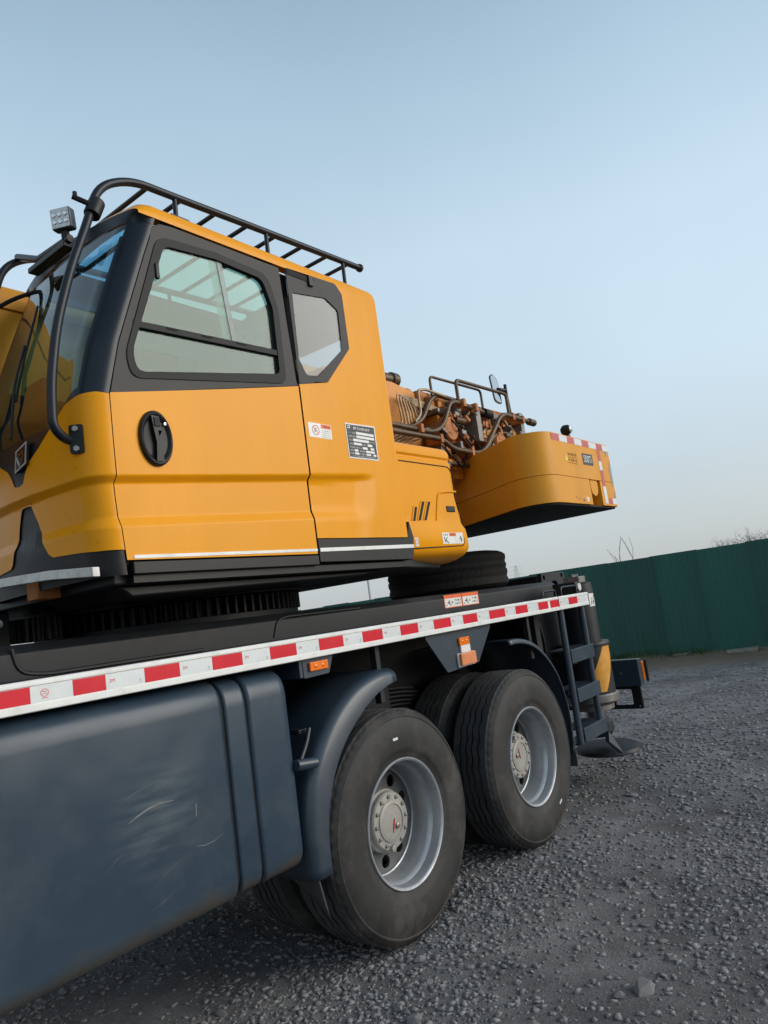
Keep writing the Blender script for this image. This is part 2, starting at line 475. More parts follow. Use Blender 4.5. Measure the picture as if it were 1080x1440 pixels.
    nt.links.new(gav.outputs[0], cr_.inputs[0])
    bp = nd(nt, 'ShaderNodeBump')
    bp.inputs['Strength'].default_value = 1.0
    bp.inputs['Distance'].default_value = 0.016
    nt.links.new(a2.outputs[0], bp.inputs['Height'])
    nt.links.new(bp.outputs[0], b.inputs['Normal'])
    return m
MT['ground'] = ground_mat()

def stone_mat(random_socket):
    m = pbr('crushed_stone', (0.215, 0.21, 0.212), 0.95, var=0.3, vscale=38, bump=0.4, bscale=140, spec=0.2)
    nt = m.node_tree
    b = nt.nodes['Principled BSDF']
    src = b.inputs['Base Color'].links[0].from_socket
    if random_socket == 'object':
        rs = nd(nt, 'ShaderNodeObjectInfo').outputs['Random']
    else:
        rs = nd(nt, 'ShaderNodeNewGeometry').outputs['Random Per Island']
    mr = nd(nt, 'ShaderNodeMapRange')
    mr.inputs['To Min'].default_value = 0.72
    mr.inputs['To Max'].default_value = 1.2
    nt.links.new(rs, mr.inputs['Value'])
    sc = nd(nt, 'ShaderNodeVectorMath', operation='SCALE')
    nt.links.new(src, sc.inputs[0])
    nt.links.new(mr.outputs[0], sc.inputs['Scale'])
    nt.links.new(sc.outputs[0], b.inputs['Base Color'])
    return m
MT['stone'] = stone_mat('object')
MT['gravel'] = stone_mat('island')

# ------------------------------------------------------------------ mesh helpers
def link(o, parent=None):
    COL.objects.link(o)
    if parent is not None:
        o.parent = parent
    return o

def obj(name, me, mat, parent=None, loc=None, smooth=40, bevel=0, seg=2):
    if mat is not None and not me.materials:
        me.materials.append(MT[mat])
    if smooth:
        me.polygons.foreach_set('use_smooth', [True] * len(me.polygons))
        me.set_sharp_from_angle(angle=R(smooth))
    o = bpy.data.objects.new(name, me)
    link(o, parent)
    if loc is not None:
        o.location = loc
    if bevel:
        b = o.modifiers.new('bevel', 'BEVEL')
        b.width = bevel
        b.segments = seg
        b.limit_method = 'ANGLE'
        b.angle_limit = R(35)
        b.harden_normals = True
    return o

def copy_tree(o, parent=None):
    c = o.copy()
    link(c)
    c.parent = parent
    for ch in list(o.children):
        copy_tree(ch, c)
    return c

class MB:
    def __init__(s):
        s.v = []
        s.f = []
    def add(s, v, f):
        n = len(s.v)
        s.v += [tuple(p) for p in v]
        s.f += [tuple(i + n for i in q) for q in f]
        return s
    def box(s, x0, x1, y0, y1, z0, z1):
        v = [(x0, y0, z0), (x1, y0, z0), (x1, y1, z0), (x0, y1, z0), (x0, y0, z1), (x1, y0, z1), (x1, y1, z1), (x0, y1, z1)]
        f = [(0, 3, 2, 1), (4, 5, 6, 7), (0, 1, 5, 4), (1, 2, 6, 5), (2, 3, 7, 6), (3, 0, 4, 7)]
        return s.add(v, f)
    def tube(s, path, r, n=10, cap=True):
        P = [Vector(p) for p in path]
        L = len(P)
        T = []
        for i in range(L):
            a = P[max(i - 1, 0)]
            b = P[min(i + 1, L - 1)]
            T.append((b - a).normalized())
        up = Vector((0, 0, 1)) if abs(T[0].z) < 0.9 else Vector((1, 0, 0))
        N = (up - T[0] * up.dot(T[0])).normalized()
        v = []
        for i in range(L):
            if i:
                N = (N - T[i] * N.dot(T[i])).normalized()
            B = T[i].cross(N)
            rr = r[i] if isinstance(r, (list, tuple)) else r
            for k in range(n):
                a = 2 * math.pi * k / n
                v.append(P[i] + (N * math.cos(a) + B * math.sin(a)) * rr)
        f = []
        for i in range(L - 1):
            for k in range(n):
                k2 = (k + 1) % n
                f.append((i * n + k, i * n + k2, (i + 1) * n + k2, (i + 1) * n + k))
        if cap:
            f.append(tuple(range(n - 1, -1, -1)))
            f.append(tuple((L - 1) * n + k for k in range(n)))
        return s.add(v, f)
    def prism(s, outer, holes, O, U, V, N, t):
        """flat polygon (u, v) with holes, thickness t along N"""
        O, U, V, N = Vector(O), Vector(U), Vector(V), Vector(N)
        loops = [list(outer)] + [list(h) for h in holes]
        tris = tessellate_polygon([[Vector((p[0], p[1], 0)) for p in l] for l in loops])
        flat = [p for l in loops for p in l]
        n = len(flat)
        v = [O + U * p[0] + V * p[1] for p in flat] + [O + U * p[0] + V * p[1] + N * t for p in flat]
        f = []
        flip = U.cross(V).dot(N) > 0
        for a, b, c in tris:
            pa, pb, pc = flat[a], flat[b], flat[c]
            ar = (pb[0] - pa[0]) * (pc[1] - pa[1]) - (pb[1] - pa[1]) * (pc[0] - pa[0])
            if ar < 0:
                b, c = c, b
            if flip:
                f.append((a, c, b)); f.append((a + n, b + n, c + n))
            else:
                f.append((a, b, c)); f.append((a + n, c + n, b + n))
        o = 0
        for li, l in enumerate(loops):
            ar = sum(l[i][0] * l[(i + 1) % len(l)][1] - l[(i + 1) % len(l)][0] * l[i][1] for i in range(len(l)))
            ccw = ar > 0
            if li:
                ccw = not ccw
            for i in range(len(l)):
                a, b = o + i, o + (i + 1) % len(l)
                q = (a, b, b + n, a + n)
                if ccw != flip:
                    q = q[::-1]
                f.append(q)
            o += len(l)
        return s.add(v, f)
    def lathe(s, prof, n=48, axis='z', c=(0, 0, 0), a0=0.0, a1=2 * math.pi, cap=False):
        """profile of (r, h) points turned round the axis"""
        full = abs(a1 - a0 - 2 * math.pi) < 1e-6
        m = n if full else n + 1
        v = []
        for k in range(m):
            a = a0 + (a1 - a0) * k / n
            ca, sa = math.cos(a), math.sin(a)
            for r, h in prof:
                if axis == 'z':
                    p = (c[0] + r * ca, c[1] + r * sa, c[2] + h)
                elif axis == 'y':
                    p = (c[0] + r * ca, c[1] + h, c[2] + r * sa)
                else:
                    p = (c[0] + h, c[1] + r * ca, c[2] + r * sa)
                v.append(p)
        L = len(prof)
        f = []
        for k in range(n):
            k2 = (k + 1) % m
            for i in range(L - 1):
                q = (k * L + i, k2 * L + i, k2 * L + i + 1, k * L + i + 1)
                if axis == 'y':
                    q = q[::-1]
                f.append(q)
        if cap and full:
            f.append(tuple(k * L for k in range(n))[::-1])
            f.append(tuple(k * L + L - 1 for k in range(n)))
        return s.add(v, f)
    def grid(s, fn, nu, nv, flip=False, skip=None):
        v = [fn(i / nu, j / nv) for i in range(nu + 1) for j in range(nv + 1)]
        f = []
        w = nv + 1
        for i in range(nu):
            for j in range(nv):
                if skip and skip(i, j):
                    continue
                q = (i * w + j, (i + 1) * w + j, (i + 1) * w + j + 1, i * w + j + 1)
                f.append(q[::-1] if flip else q)
        return s.add(v, f)
    def mesh(s, name, weld=0.0):
        me = bpy.data.meshes.new(name)
        me.from_pydata(s.v, [], s.f)
        if weld:
            bm = bmesh.new()
            bm.from_mesh(me)
            bmesh.ops.remove_doubles(bm, verts=bm.verts, dist=weld)
            bm.to_mesh(me)
            bm.free()
        me.validate()
        me.update()
        return me
    def build(s, name, mat, parent=None, smooth=40, bevel=0, seg=2, loc=None, weld=0.0, recalc=False):
        me = s.mesh(name, weld)
        if recalc:
            bm = bmesh.new()
            bm.from_mesh(me)
            bmesh.ops.recalc_face_normals(bm, faces=bm.faces)
            bm.to_mesh(me)
            bm.free()
        return obj(name, me, mat, parent, loc, smooth, bevel, seg)

def rpoly(pts, rad, n=5):
    """polygon with rounded corners; rad number or list"""
    out = []
    L = len(pts)
    for i in range(L):
        p = Vector(pts[i][:2]); a = Vector(pts[i - 1][:2]); b = Vector(pts[(i + 1) % L][:2])
        r = rad[i] if isinstance(rad, (list, tuple)) else rad
        d1 = (a - p); d2 = (b - p)
        if r <= 0:
            out.append((p.x, p.y)); continue
        l1, l2 = d1.length, d2.length
        d1.normalize(); d2.normalize()
        ang = d1.angle(d2)
        t = min(r / math.tan(ang / 2), l1 * 0.49, l2 * 0.49)
        p1 = p + d1 * t; p2 = p + d2 * t
        for k in range(n + 1):
            w = k / n
            q = p1 * (1 - w) ** 2 + p * 2 * w * (1 - w) + p2 * w ** 2
            out.append((q.x, q.y))
    return out

def fillet(path, rad, n=6):
    P = [Vector(p) for p in path]
    out = [P[0]]
    for i in range(1, len(P) - 1):
        d1 = P[i - 1] - P[i]; d2 = P[i + 1] - P[i]
        t = min(rad, d1.length * 0.49, d2.length * 0.49)
        a = P[i] + d1.normalized() * t; b = P[i] + d2.normalized() * t
        for k in range(n + 1):
            w = k / n
            out.append(a * (1 - w) ** 2 + P[i] * 2 * w * (1 - w) + b * w ** 2)
    out.append(P[-1])
    return out

def circle(cx, cy, r, n=20, ry=None):
    ry = r if ry is None else ry
    return [(cx + r * math.cos(2 * math.pi * k / n), cy + ry * math.sin(2 * math.pi * k / n)) for k in range(n)]

SX, SZ, IN = (1, 0, 0), (0, 0, 1), (0, 1, 0)
def side_plate(name, mat, parent, outer, y, t, holes=(), bevel=0, seg=2):
    """plate lying in a plane parallel to the side of the truck; outer face at y, thickness t inward"""
    return MB().prism(outer, holes, (0, y, 0), SX, SZ, IN, t).build(name, mat, parent, bevel=bevel, seg=seg)

def textmesh(s, size):
    cu_ = bpy.data.curves.new('t', 'FONT')
    cu_.body = s
    cu_.size = size
    cu_.align_x = 'CENTER'
    cu_.align_y = 'CENTER'
    o = bpy.data.objects.new('t', cu_)
    me = bpy.data.meshes.new_from_object(o)
    bpy.data.objects.remove(o)
    return me

def lettering(name, s, size, mat, parent, O, U, V, sx=1.0):
    me = textmesh(s, size)
    O, U, V = Vector(O), Vector(U), Vector(V)
    me.transform(Matrix.Scale(sx, 4, (1, 0, 0)))
    N = U.cross(V)
    Mx = Matrix((U, V, N)).transposed().to_4x4()
    Mx.translation = O
    me.transform(Mx)
    me.materials.clear()
    return obj(name, me, mat, parent, smooth=0)

def marks(mb, x0, x1, z0, z1, n, y, seed=0, strokes=5):
    """a row of n tiny blurred characters: a few strokes each"""
    rr = random.Random(seed)
    w = (x1 - x0) / n
    h = z1 - z0
    for i in range(n):
        a = x0 + i * w + w * 0.1
        b = x0 + (i + 1) * w - w * 0.1
        for k in range(strokes):
            if rr.random() < 0.5:
                zz = z0 + h * rr.uniform(0.05, 0.85)
                mb.box(a, b - w * 0.3 * rr.random(), y, y + 0.0004, zz, zz + h * 0.13)
            else:
                xx = a + (b - a) * rr.uniform(0, 0.85)
                mb.box(xx, xx + w * 0.13, y - 0.0002, y + 0.0004, z0, z1 - h * 0.3 * rr.random())
    return mb

def tag(o, label=None, cat=None, group=None, kind=None):
    if label: o['label'] = label
    if cat: o['category'] = cat
    if group: o['group'] = group
    if kind: o['kind'] = kind
    return o

def empty(name, loc=(0, 0, 0)):
    o = bpy.data.objects.new(name, None)
    o.empty_display_size = 0.2
    link(o)
    o.location = loc
    return o

# ------------------------------------------------------------------ ground
def hnoise(x, y):
    return (0.010 * np.sin(1.7 * x + 0.6 * y + 0.4) + 0.008 * np.sin(0.9 * y - 1.3 * x + 1.9)
            + 0.006 * np.sin(4.1 * x - 2.7 * y) + 0.005 * np.sin(5.3 * y + 3.1 * x + 2.0) + 0.0035 * np.sin(11.0 * x + 7.0 * y) * np.sin(9.0 * y - 4.0 * x))
def ground_z(x, y):
    z = hnoise(x, y) * np.exp(-np.maximum(0, np.hypot(x - 3, y) - 14) / 6.0)
    bank = 0.10 * np.clip((x - 10.2) / 1.3, 0, 1) ** 2 * (x < 40)          # earth heaped against the fence
    return z - 0.012 + bank * (0.8 + 0.2 * np.sin(2.3 * y))

def axis_coords(lo, hi, step, far):
    c = list(np.arange(lo, hi, step))
    d = step
    a = c[-1]
    while a < far:
        d *= 1.35; a += d; c.append(a)
    d = step; a = c[0]
    while a > -far:
        d *= 1.35; a -= d; c.insert(0, a)
    return np.array(c)
gx = axis_coords(-3.0, 13.0, 0.07, 900)
gy = axis_coords(-4.5, 6.0, 0.07, 900)
XX, YY = np.meshgrid(gx, gy, indexing='ij')
ZZ = ground_z(XX, YY)
nv = len(gy)
gv = np.stack([XX.ravel(), YY.ravel(), ZZ.ravel()], 1)
I, J = np.meshgrid(np.arange(len(gx) - 1), np.arange(nv - 1), indexing='ij')
q = (I * nv + J).ravel()
gf = np.stack([q, q + nv, q + nv + 1, q + 1], 1)
me = bpy.data.meshes.new('ground')
me.from_pydata(gv.tolist(), [], gf.tolist())
ground = obj('ground', me, 'ground', smooth=80)
ground['kind'] = 'structure'

def rock(seed, npts=11, flat=0.55):
    """angular chip of crushed stone: hull of random points"""
    r_ = np.random.default_rng(seed)
    bm = bmesh.new()
    for _ in range(npts):
        d = r_.normal(size=3); d /= np.linalg.norm(d)
        d *= r_.uniform(0.75, 1.0)
        bm.verts.new((d[0] * 1.15, d[1], d[2] * flat))
    g = bmesh.ops.convex_hull(bm, input=list(bm.verts))
    dead = [e for e in g['geom_interior'] if isinstance(e, bmesh.types.BMVert)]
    if dead:
        bmesh.ops.delete(bm, geom=dead, context='VERTS')
    bmesh.ops.triangulate(bm, faces=bm.faces)
    m = bpy.data.meshes.new('stone')
    bm.to_mesh(m)
    bm.free()
    return m

def scatter(n, rmin, rmax, smin, smax, power, k, near_bias=1.0):
    """stones thin out with distance from the yard's near corner; sizes skewed to small"""
    u = rng.random(n)
    rad = rmin * (rmax / rmin) ** (u ** near_bias)
    ang = np.radians(rng.uniform(0, 72, n))
    x = -2.9 + rad * np.cos(ang)
    y = -2.35 + rad * np.sin(ang)
    s = smin + (smax - smin) * rng.random(n) ** power
    s *= 1 + k * (rad - rmin)
    # patches
    keep = (np.sin(1.9 * x + 1.1 * y) + np.sin(2.6 * y - 1.4 * x + 1) + np.sin(0.8 * x - 2.9 * y + 2)) * 0.20 + 0.78 > rng.random(n)
    wob = 0.10 * np.sin(1.3 * x) + 0.05 * np.sin(3.7 * x + 1)
    for y0, w in ((-0.75, 0.20), (-1.55, 0.16), (-2.25, 0.2), (0.9, 0.25)):                # rolled tyre tracks: few loose stones
        keep &= ~((np.abs(y - y0 - wob) < w) & (rng.random(n) < 0.4))
    keep &= ~((x > 10.6))
    return x[keep], y[keep], s[keep]

big = [rock(i, 22) for i in range(8)]
for m in big:
    m.materials.append(MT['stone'])
sx_, sy_, ss_ = scatter(700, 2.5, 8.0, 0.016, 0.036, 2.6, 0.04)
spots = list(zip(sx_, sy_, ss_))[:298]
spots.append((-0.04, -1.07, 0.052))
spots.append((-0.12, -1.00, 0.030))
for i, (x, y, s) in enumerate(spots):
    st = obj('stone', big[i % 8], None, ground, smooth=0)
    st.location = (x, y, float(ground_z(np.float64(x), np.float64(y))) + s * 0.15)
    st.scale = (s, s * random.uniform(0.7, 1.0), s * random.uniform(0.7, 1.1))
    st.rotation_euler = (random.uniform(-0.3, 0.3), random.uniform(-0.3, 0.3), random.uniform(0, 6.28))

def gravel_mesh(n, rmin, rmax, smin, smax, power, k, bias):
    x, y, s = scatter(n, rmin, rmax, smin, smax, power, k, bias)
    bases = []
    for i in range(8):
        b = rock(100 + i, 10)
        co = np.empty(len(b.vertices) * 3); b.vertices.foreach_get('co', co)
        fc = np.empty(len(b.polygons) * 3, dtype=np.int64); b.polygons.foreach_get('vertices', fc)
        bases.append((co.reshape(-1, 3), fc.reshape(-1, 3)))
        bpy.data.meshes.remove(b)
    N = len(x)
    which = rng.integers(0, 8, N)
    V, F = [], []
    off = 0
    for b in range(8):
        co, fc = bases[b]
        ix = np.where(which == b)[0]
        m = len(ix)
        a = rng.uniform(0, 6.28, m)
        ca, sa = np.cos(a)[:, None], np.sin(a)[:, None]
        c = co[None] * np.stack([s[ix], s[ix] * rng.uniform(0.65, 1, m), s[ix] * rng.uniform(0.6, 1.1, m)], 1)[:, None, :]
        px = c[..., 0] * ca - c[..., 1] * sa + x[ix][:, None]
        py = c[..., 0] * sa + c[..., 1] * ca + y[ix][:, None]
        pz = c[..., 2] + (ground_z(x[ix], y[ix]) + s[ix] * 0.05)[:, None]
        V.append(np.stack([px, py, pz], -1).reshape(-1, 3))
        F.append((fc[None] + (np.arange(m) * len(co))[:, None, None] + off).reshape(-1, 3))
        off += m * len(co)
    V = np.concatenate(V); F = np.concatenate(F)
    me = bpy.data.meshes.new('gravel')
    me.vertices.add(len(V)); me.vertices.foreach_set('co', V.ravel())
    me.loops.add(len(F) * 3); me.loops.foreach_set('vertex_index', F.ravel().astype(np.int32))
    me.polygons.add(len(F)); me.polygons.foreach_set('loop_start', (np.arange(len(F)) * 3).astype(np.int32))
    me.update(calc_edges=True)
    return me
gm = gravel_mesh(140000, 2.4, 13.0, 0.0026, 0.0240, 3.4, 0.09, 0.85)
gravel = obj('gravel', gm, 'gravel', ground, smooth=0)
tag(gravel, kind='stuff')

# ------------------------------------------------------------------ fence
fence = empty('fence', (11.3, 0, 0))
tag(fence, 'tall dark green corrugated sheet fence closing off the yard behind the crane', 'fence')
PW = 0.86
pts = []
nr = 8
for i in range(nr):
    a = i * PW / nr
    for f_, d in ((0.0, 0.0), (0.36, 0.0), (0.46, 0.009), (0.86, 0.009), (0.96, 0.0)):
        pts.append((a + f_ * PW / nr, d))
pts.append((PW + 0.02, -0.003))
mb = MB()
mb.grid(lambda u, v: (pts[round(u * (len(pts) - 1))][1], pts[round(u * (len(pts) - 1))][0], 0.04 + v * 1.88), len(pts) - 1, 1, flip=True)
pm = mb.mesh('panel')
pm.materials.append(MT['fence'])
for i in range(24):
    o = obj('panel', pm, None, fence, smooth=0)
    o.location = (random.uniform(-0.008, 0.008), -8.0 + i * PW, random.uniform(-0.012, 0.012))
    o.rotation_euler = (0, R(random.uniform(-0.5, 0.5)), 0)
    s = o.modifiers.new('solidify', 'SOLIDIFY'); s.thickness = 0.002; s.offset = 1
for z in (0.35, 1.1, 1.75):
    MB().box(0.03, 0.07, -8.0, 12.6, z, z + 0.04).build('rail', 'frame', fence)
for i in range(8):
    MB().box(0.071, 0.13, -7.9 + i * 2.9, -7.84 + i * 2.9, -0.1, 1.9).build('post', 'frame', fence)

# dry grass and weeds along its foot
def blades(n, fx, fy, h0, h1, seed):
    r_ = random.Random(seed)
    mb = MB()
    for _ in range(n):
        x, y = fx(r_), fy(r_)
        h = r_.uniform(h0, h1); a = r_.uniform(0, 6.28); w = 0.006
        lx, ly = math.cos(a) * h * r_.uniform(0.1, 0.8), math.sin(a) * h * r_.uniform(0.1, 0.8)
        z = float(ground_z(np.float64(x), np.float64(y))) - 0.01
        dx, dy = -math.sin(a) * w, math.cos(a) * w
        mb.add([(x - dx, y - dy, z), (x + dx, y + dy, z), (x + lx * 0.5 + dx * 0.7, y + ly * 0.5 + dy * 0.7, z + h * 0.65), (x + lx * 0.5 - dx * 0.7, y + ly * 0.5 - dy * 0.7, z + h * 0.65), (x + lx, y + ly, z + h)],
               [(0, 1, 2, 3), (3, 2, 4)])
    return mb
dg = blades(2600, lambda r: 11.25 - abs(r.gauss(0, 0.28)), lambda r: r.uniform(-5, 8), 0.02, 0.07, 3).build('dry_grass', 'drygrass', smooth=0)
tag(dg, 'short dry straw-coloured grass on the bank at the foot of the fence', 'grass', kind='stuff')
clumps = [(11.1, 3.2), (11.2, 2.7), (11.15, 2.95), (11.2, 2.2), (11.22, 1.75)]
gg = blades(420, lambda r: r.choice(clumps)[0] + r.gauss(0, 0.07), lambda r: r.choice(clumps)[1] + r.gauss(0, 0.14), 0.04, 0.16, 5).build('green_weeds', 'grass', smooth=0)
tag(gg, 'low green weeds sprouting at the fence foot beside the rear lamp box', 'weeds', kind='stuff')
def slab(x, y, sx, sy, sz, rz, label, seed):
    r_ = random.Random(seed)
    o = MB().box(-sx, sx, -sy, sy, 0, sz)
    o.v = [(a + r_.uniform(-0.02, 0.02), b + r_.uniform(-0.02, 0.02), c * r_.uniform(0.8, 1.1)) for a, b, c in o.v]
    o = o.build('stone_slab', 'slab', bevel=0.015)
    o.location = (x, y, float(ground_z(np.float64(x), np.float64(y))) - 0.01)
    o.rotation_euler = (0, 0, R(rz))
    return tag(o, label, 'slab', 'slabs at the fence foot')
slab(11.08, 0.95, 0.10, 0.24, 0.07, 8, 'longer flat grey stone slab lying at the fence foot near the right edge', 1)
slab(11.12, 2.02, 0.08, 0.14, 0.045, -6, 'smaller flat grey stone slab at the fence foot nearer the crane', 2)

# ------------------------------------------------------------------ bare trees, pole and pylon beyond the fence
def bare_tree(name, loc, h, seed, label, trunk_r, depth=5, spread=0.6, group=None, wide=1.0):
    r_ = random.Random(seed)
    root = empty(name, loc)
    tag(root, label, 'tree', group)
    tm, cm = MB(), MB()
    def grow(p, d, l, r, lev):
        q = [p]
        for k in range(3):
            d = (d + Vector((r_.gauss(0, 0.12), r_.gauss(0, 0.12), r_.gauss(0, 0.06)))).normalized()
            q.append(q[-1] + d * l / 3)
        (tm if lev < 2 else cm).tube(q, [r, r * 0.88, r * 0.76, r * 0.62], 6 if lev < 2 else 4, cap=False)
        if lev >= depth:
            return
        for k in range(r_.choice((2, 3, 3)) if lev else 5):
            nd_ = (d + Vector((r_.gauss(0, spread), r_.gauss(0, spread), r_.uniform(-0.1, 0.5)))).normalized()
            grow(q[r_.choice((2, 3, 3))] if lev else q[3], nd_, l * r_.uniform(0.6, 0.82), r * 0.6, lev + 1)
    grow(Vector((0, 0, -0.1)), Vector((0, 0, 1)), h * 0.34, trunk_r, 0)
    k = h / max(p[2] for p in tm.v + cm.v)
    for mm in (tm, cm):
        mm.v = [(p[0] * k * wide, p[1] * k * wide, p[2] * k) for p in mm.v]
    tm.build('trunk', 'bark', root)
    cm.build('crown', 'bark', root)
    return root
bare_tree('bare_tree', (26.0, 4.2, 0), 2.66, 11, 'smallest of the bare trees over the fence, the one nearest to the crane', 0.03, 6, 0.75, 'bare trees over the fence')
bare_tree('bare_tree', (26.0, 3.55, 0), 2.86, 12, 'middle and tallest of the bare round-crowned trees peeping over the fence', 0.034, 6, 0.75, 'bare trees over the fence')
bare_tree('bare_tree', (26.0, 2.80, 0), 2.76, 14, 'bare tree over the fence cut off by the right edge of the picture', 0.034, 6, 0.75, 'bare trees over the fence')
bare_tree('sapling', (13.0, 3.05, 0), 2.50, 21, 'thin leafless sapling whose few twigs rise above the fence', 0.008, 2, 0.35, wide=1.25)

pole = empty('lamp_pole', (40.0, 32.9, 0))
tag(pole, 'slim grey lamp pole far behind the crane, seen in the gap under the cab', 'pole')
MB().tube([(0, 0, 0), (0, 0, 3.2), (0, 0, 6.5)], [0.11, 0.09, 0.07], 10).build('shaft', 'hazed_steel', pole)
MB().tube(fillet([(0, 0, 6.5), (0, 0, 6.9), (-1.2, 0, 7.1)], 0.3), 0.035, 8).build('arm', 'hazed_steel', pole)
MB().box(-1.7, -1.2, -0.12, 0.12, 7.05, 7.17).build('lamp_head', 'hazed_steel', pole, bevel=0.03)

pyl = empty('pylon', (260.0, 137.0, -2.5))
tag(pyl, 'faint lattice power pylon on the horizon beyond the fence', 'pylon')
mb = MB()
H_ = 15.0
def corner(k, z):
    w = 1.7 * (1 - z / H_) + 0.25
    return Vector(((1, -1, -1, 1)[k] * w, (1, 1, -1, -1)[k] * w, z))
for k in range(4):
    mb.tube([corner(k, 0), corner(k, H_)], 0.045, 4)
mb.build('leg_frame', 'hazed_steel', pyl)
mb = MB()
for i in range(9):
    z0, z1 = H_ * i / 9, H_ * (i + 1) / 9
    for k in range(4):
        mb.tube([corner(k, z0), corner((k + 1) % 4, z1)], 0.02, 4)
        mb.tube([corner((k + 1) % 4, z0), corner(k, z1)], 0.02, 4)
mb.build('bracing', 'hazed_steel', pyl)
for z in (11.5, 13.0, 14.5):
    MB().tube([(1.9, -1.9, z), (0, 0, z + 0.3), (-1.9, 1.9, z)], 0.045, 4).build('crossarm', 'hazed_steel', pyl)

# ================================================================== the truck crane
crane = empty('truck_crane', (0, 0, 0))
tag(crane, 'yellow truck crane on a dark blue carrier with red and white reflective side rail', 'truck crane')

# ------------------------------------------------------------------ wheels
TR = 0.5426
def tyre_mesh():
    n = 240
    prof = [(0.292, 0.028, 0), (0.300, 0.016, 0), (0.318, 0.010, 0), (0.335, 0.004, 0), (0.338, 0.001, 0), (0.36, -0.002, 0), (0.40, -0.008, 0), (0.44, -0.008, 0), (0.475, -0.002, 0),
            (0.498, 0.008, 0), (0.502, 0.005, 0), (0.508, 0.006, 0), (0.512, 0.011, 0), (0.526, 0.020, 0), (0.534, 0.029, 1), (0.538, 0.036, 1)]
    W_ = 0.30
    lands = [0.040, 0.088, 0.140, 0.192, 0.244]
    tread = []
    z_ = TR
    edges = [(0.040, 0.082), (0.094, 0.134), (0.146, 0.178), (0.190, 0.214), (0.226, 0.262)]
    edges = [(0.040, 0.081), (0.093, 0.125), (0.137, 0.163), (0.175, 0.207), (0.219, 0.260)]
    for i, (a, b) in enumerate(edges):
        tread.append((TR - 0.0015 * (abs((a + b) / 2 - 0.15) / 0.11) ** 2, a, 2 if i else 0))
        tread.append((TR - 0.0015 * (abs((a + b) / 2 - 0.15) / 0.11) ** 2, b, 2 if i < 4 else 0))
        if i < 4:
            tread.append((TR - 0.018, b + 0.001, 2))
            tread.append((TR - 0.018, edges[i + 1][0] - 0.001, 2))
    full = prof + tread + [(r, W_ - y, k) for r, y, k in reversed(prof)]
    v, f = [], []
    L = len(full)
    for k in range(n):
        a = 2 * math.pi * k / n
        tri = (0.0, 0.6, 1.0, 0.6, 0.0, -0.6, -1.0, -0.6)[k % 8] * 0.0052
        for r, y, t in full:
            rr, yy = r, y
            if t == 1 and k % 4 < 2:
                rr -= 0.005
            if t == 2:
                yy += tri
            v.append((rr * math.cos(a), yy, rr * math.sin(a)))
    for k in range(n):
        k2 = (k + 1) % n
        for i in range(L - 1):
            f.append((k * L + i, k * L + i + 1, k2 * L + i + 1, k2 * L + i))
    mb = MB().add(v, f)
    me = mb.mesh('tyre')
    me.materials.append(MT['tyre']); me.materials.append(MT['tread'])
    np_, nt_ = len(prof), len(tread)
    top = [np_ + j for j in range(nt_ - 1) if full[np_ + j][0] > TR - 0.01 and full[np_ + j + 1][0] > TR - 0.01]
    for k in range(n):
        for i in top:
            me.polygons[k * (L - 1) + i].material_index = 1
    return me
TYRE = tyre_mesh()

def make_wheel(full=True):
    w = empty('wheel')
    obj('tyre', TYRE, 'tyre', w, smooth=38)
    # rim barrel: flange, gutter, drop centre, then the disc set deep inside
    rim = MB().lathe([(0.296, 0.030), (0.3035, 0.018), (0.3045, 0.010), (0.300, 0.006), (0.292, 0.009), (0.288, 0.016)], 64, 'y').build('rim_lip', 'rimlip', w, smooth=60)
    MB().lathe([(0.288, 0.016), (0.284, 0.030), (0.281, 0.060), (0.270, 0.072), (0.264, 0.085), (0.262, 0.150), (0.256, 0.172), (0.250, 0.176), (0.250, 0.30)], 64, 'y').build('rim', 'silver', w, smooth=30)
    # disc with ten hand holes
    holes = [circle(0.200 * math.cos(2 * math.pi * (k + 0.5) / 10), 0.200 * math.sin(2 * math.pi * (k + 0.5) / 10), 0.031, 14) for k in range(10)]
    MB().prism(circle(0, 0, 0.2495, 56), holes, (0, 0.182, 0), SX, SZ, IN, 0.014).build('disc', 'disc', w, smooth=30, bevel=0.003)
    MB().lathe([(0.0, 0.24), (0.2495, 0.24)], 40, 'y').build('brake_drum', 'gap', w)
    if full:
        hub = MB().lathe([(0.150, 0.180), (0.150, 0.150), (0.141, 0.142), (0.139, 0.122), (0.133, 0.114), (0.100, 0.112), (0.098, 0.106), (0.082, 0.103), (0.080, 0.108), (0.03, 0.107), (0.0, 0.107)], 56, 'y').build('hub', 'hub', w, smooth=30)
        for k in range(12):
            a = 2 * math.pi * k / 12
            MB().lathe([(0.0105, 0.114), (0.0105, 0.106), (0.007, 0.1035), (0.0, 0.103)], 6, 'y', (0.117 * math.cos(a), 0, 0.117 * math.sin(a))).build('hub_bolt', 'bolt', hub, smooth=20)
        MB().lathe([(0.014, 0.108), (0.014, 0.098), (0.009, 0.096), (0.0, 0.096)], 8, 'y', (0.034, 0, -0.03)).build('filler_plug', 'bolt', hub)
        MB().lathe([(0.017, 0.114), (0.017, 0.098), (0.0, 0.096)], 8, 'y', (-0.02, 0, -0.122)).build('drain_plug', 'hub', hub)
        MB().prism([(-0.005, -0.045), (0.012, -0.005), (0.016, 0.02), (0.008, 0.0)], [], (0.0, 0.1015, -0.01), SX, SZ, IN, 0.004).build('arrow_mark', 'redpaint', hub)
        MB().prism([(-0.019, -0.006), (0.019, -0.006), (0.019, 0.006), (-0.019, 0.006)], [], (-0.035, -0.0105, 0.405), SX, SZ, IN, 0.004).build('tyre_label', 'white', w)
    return w

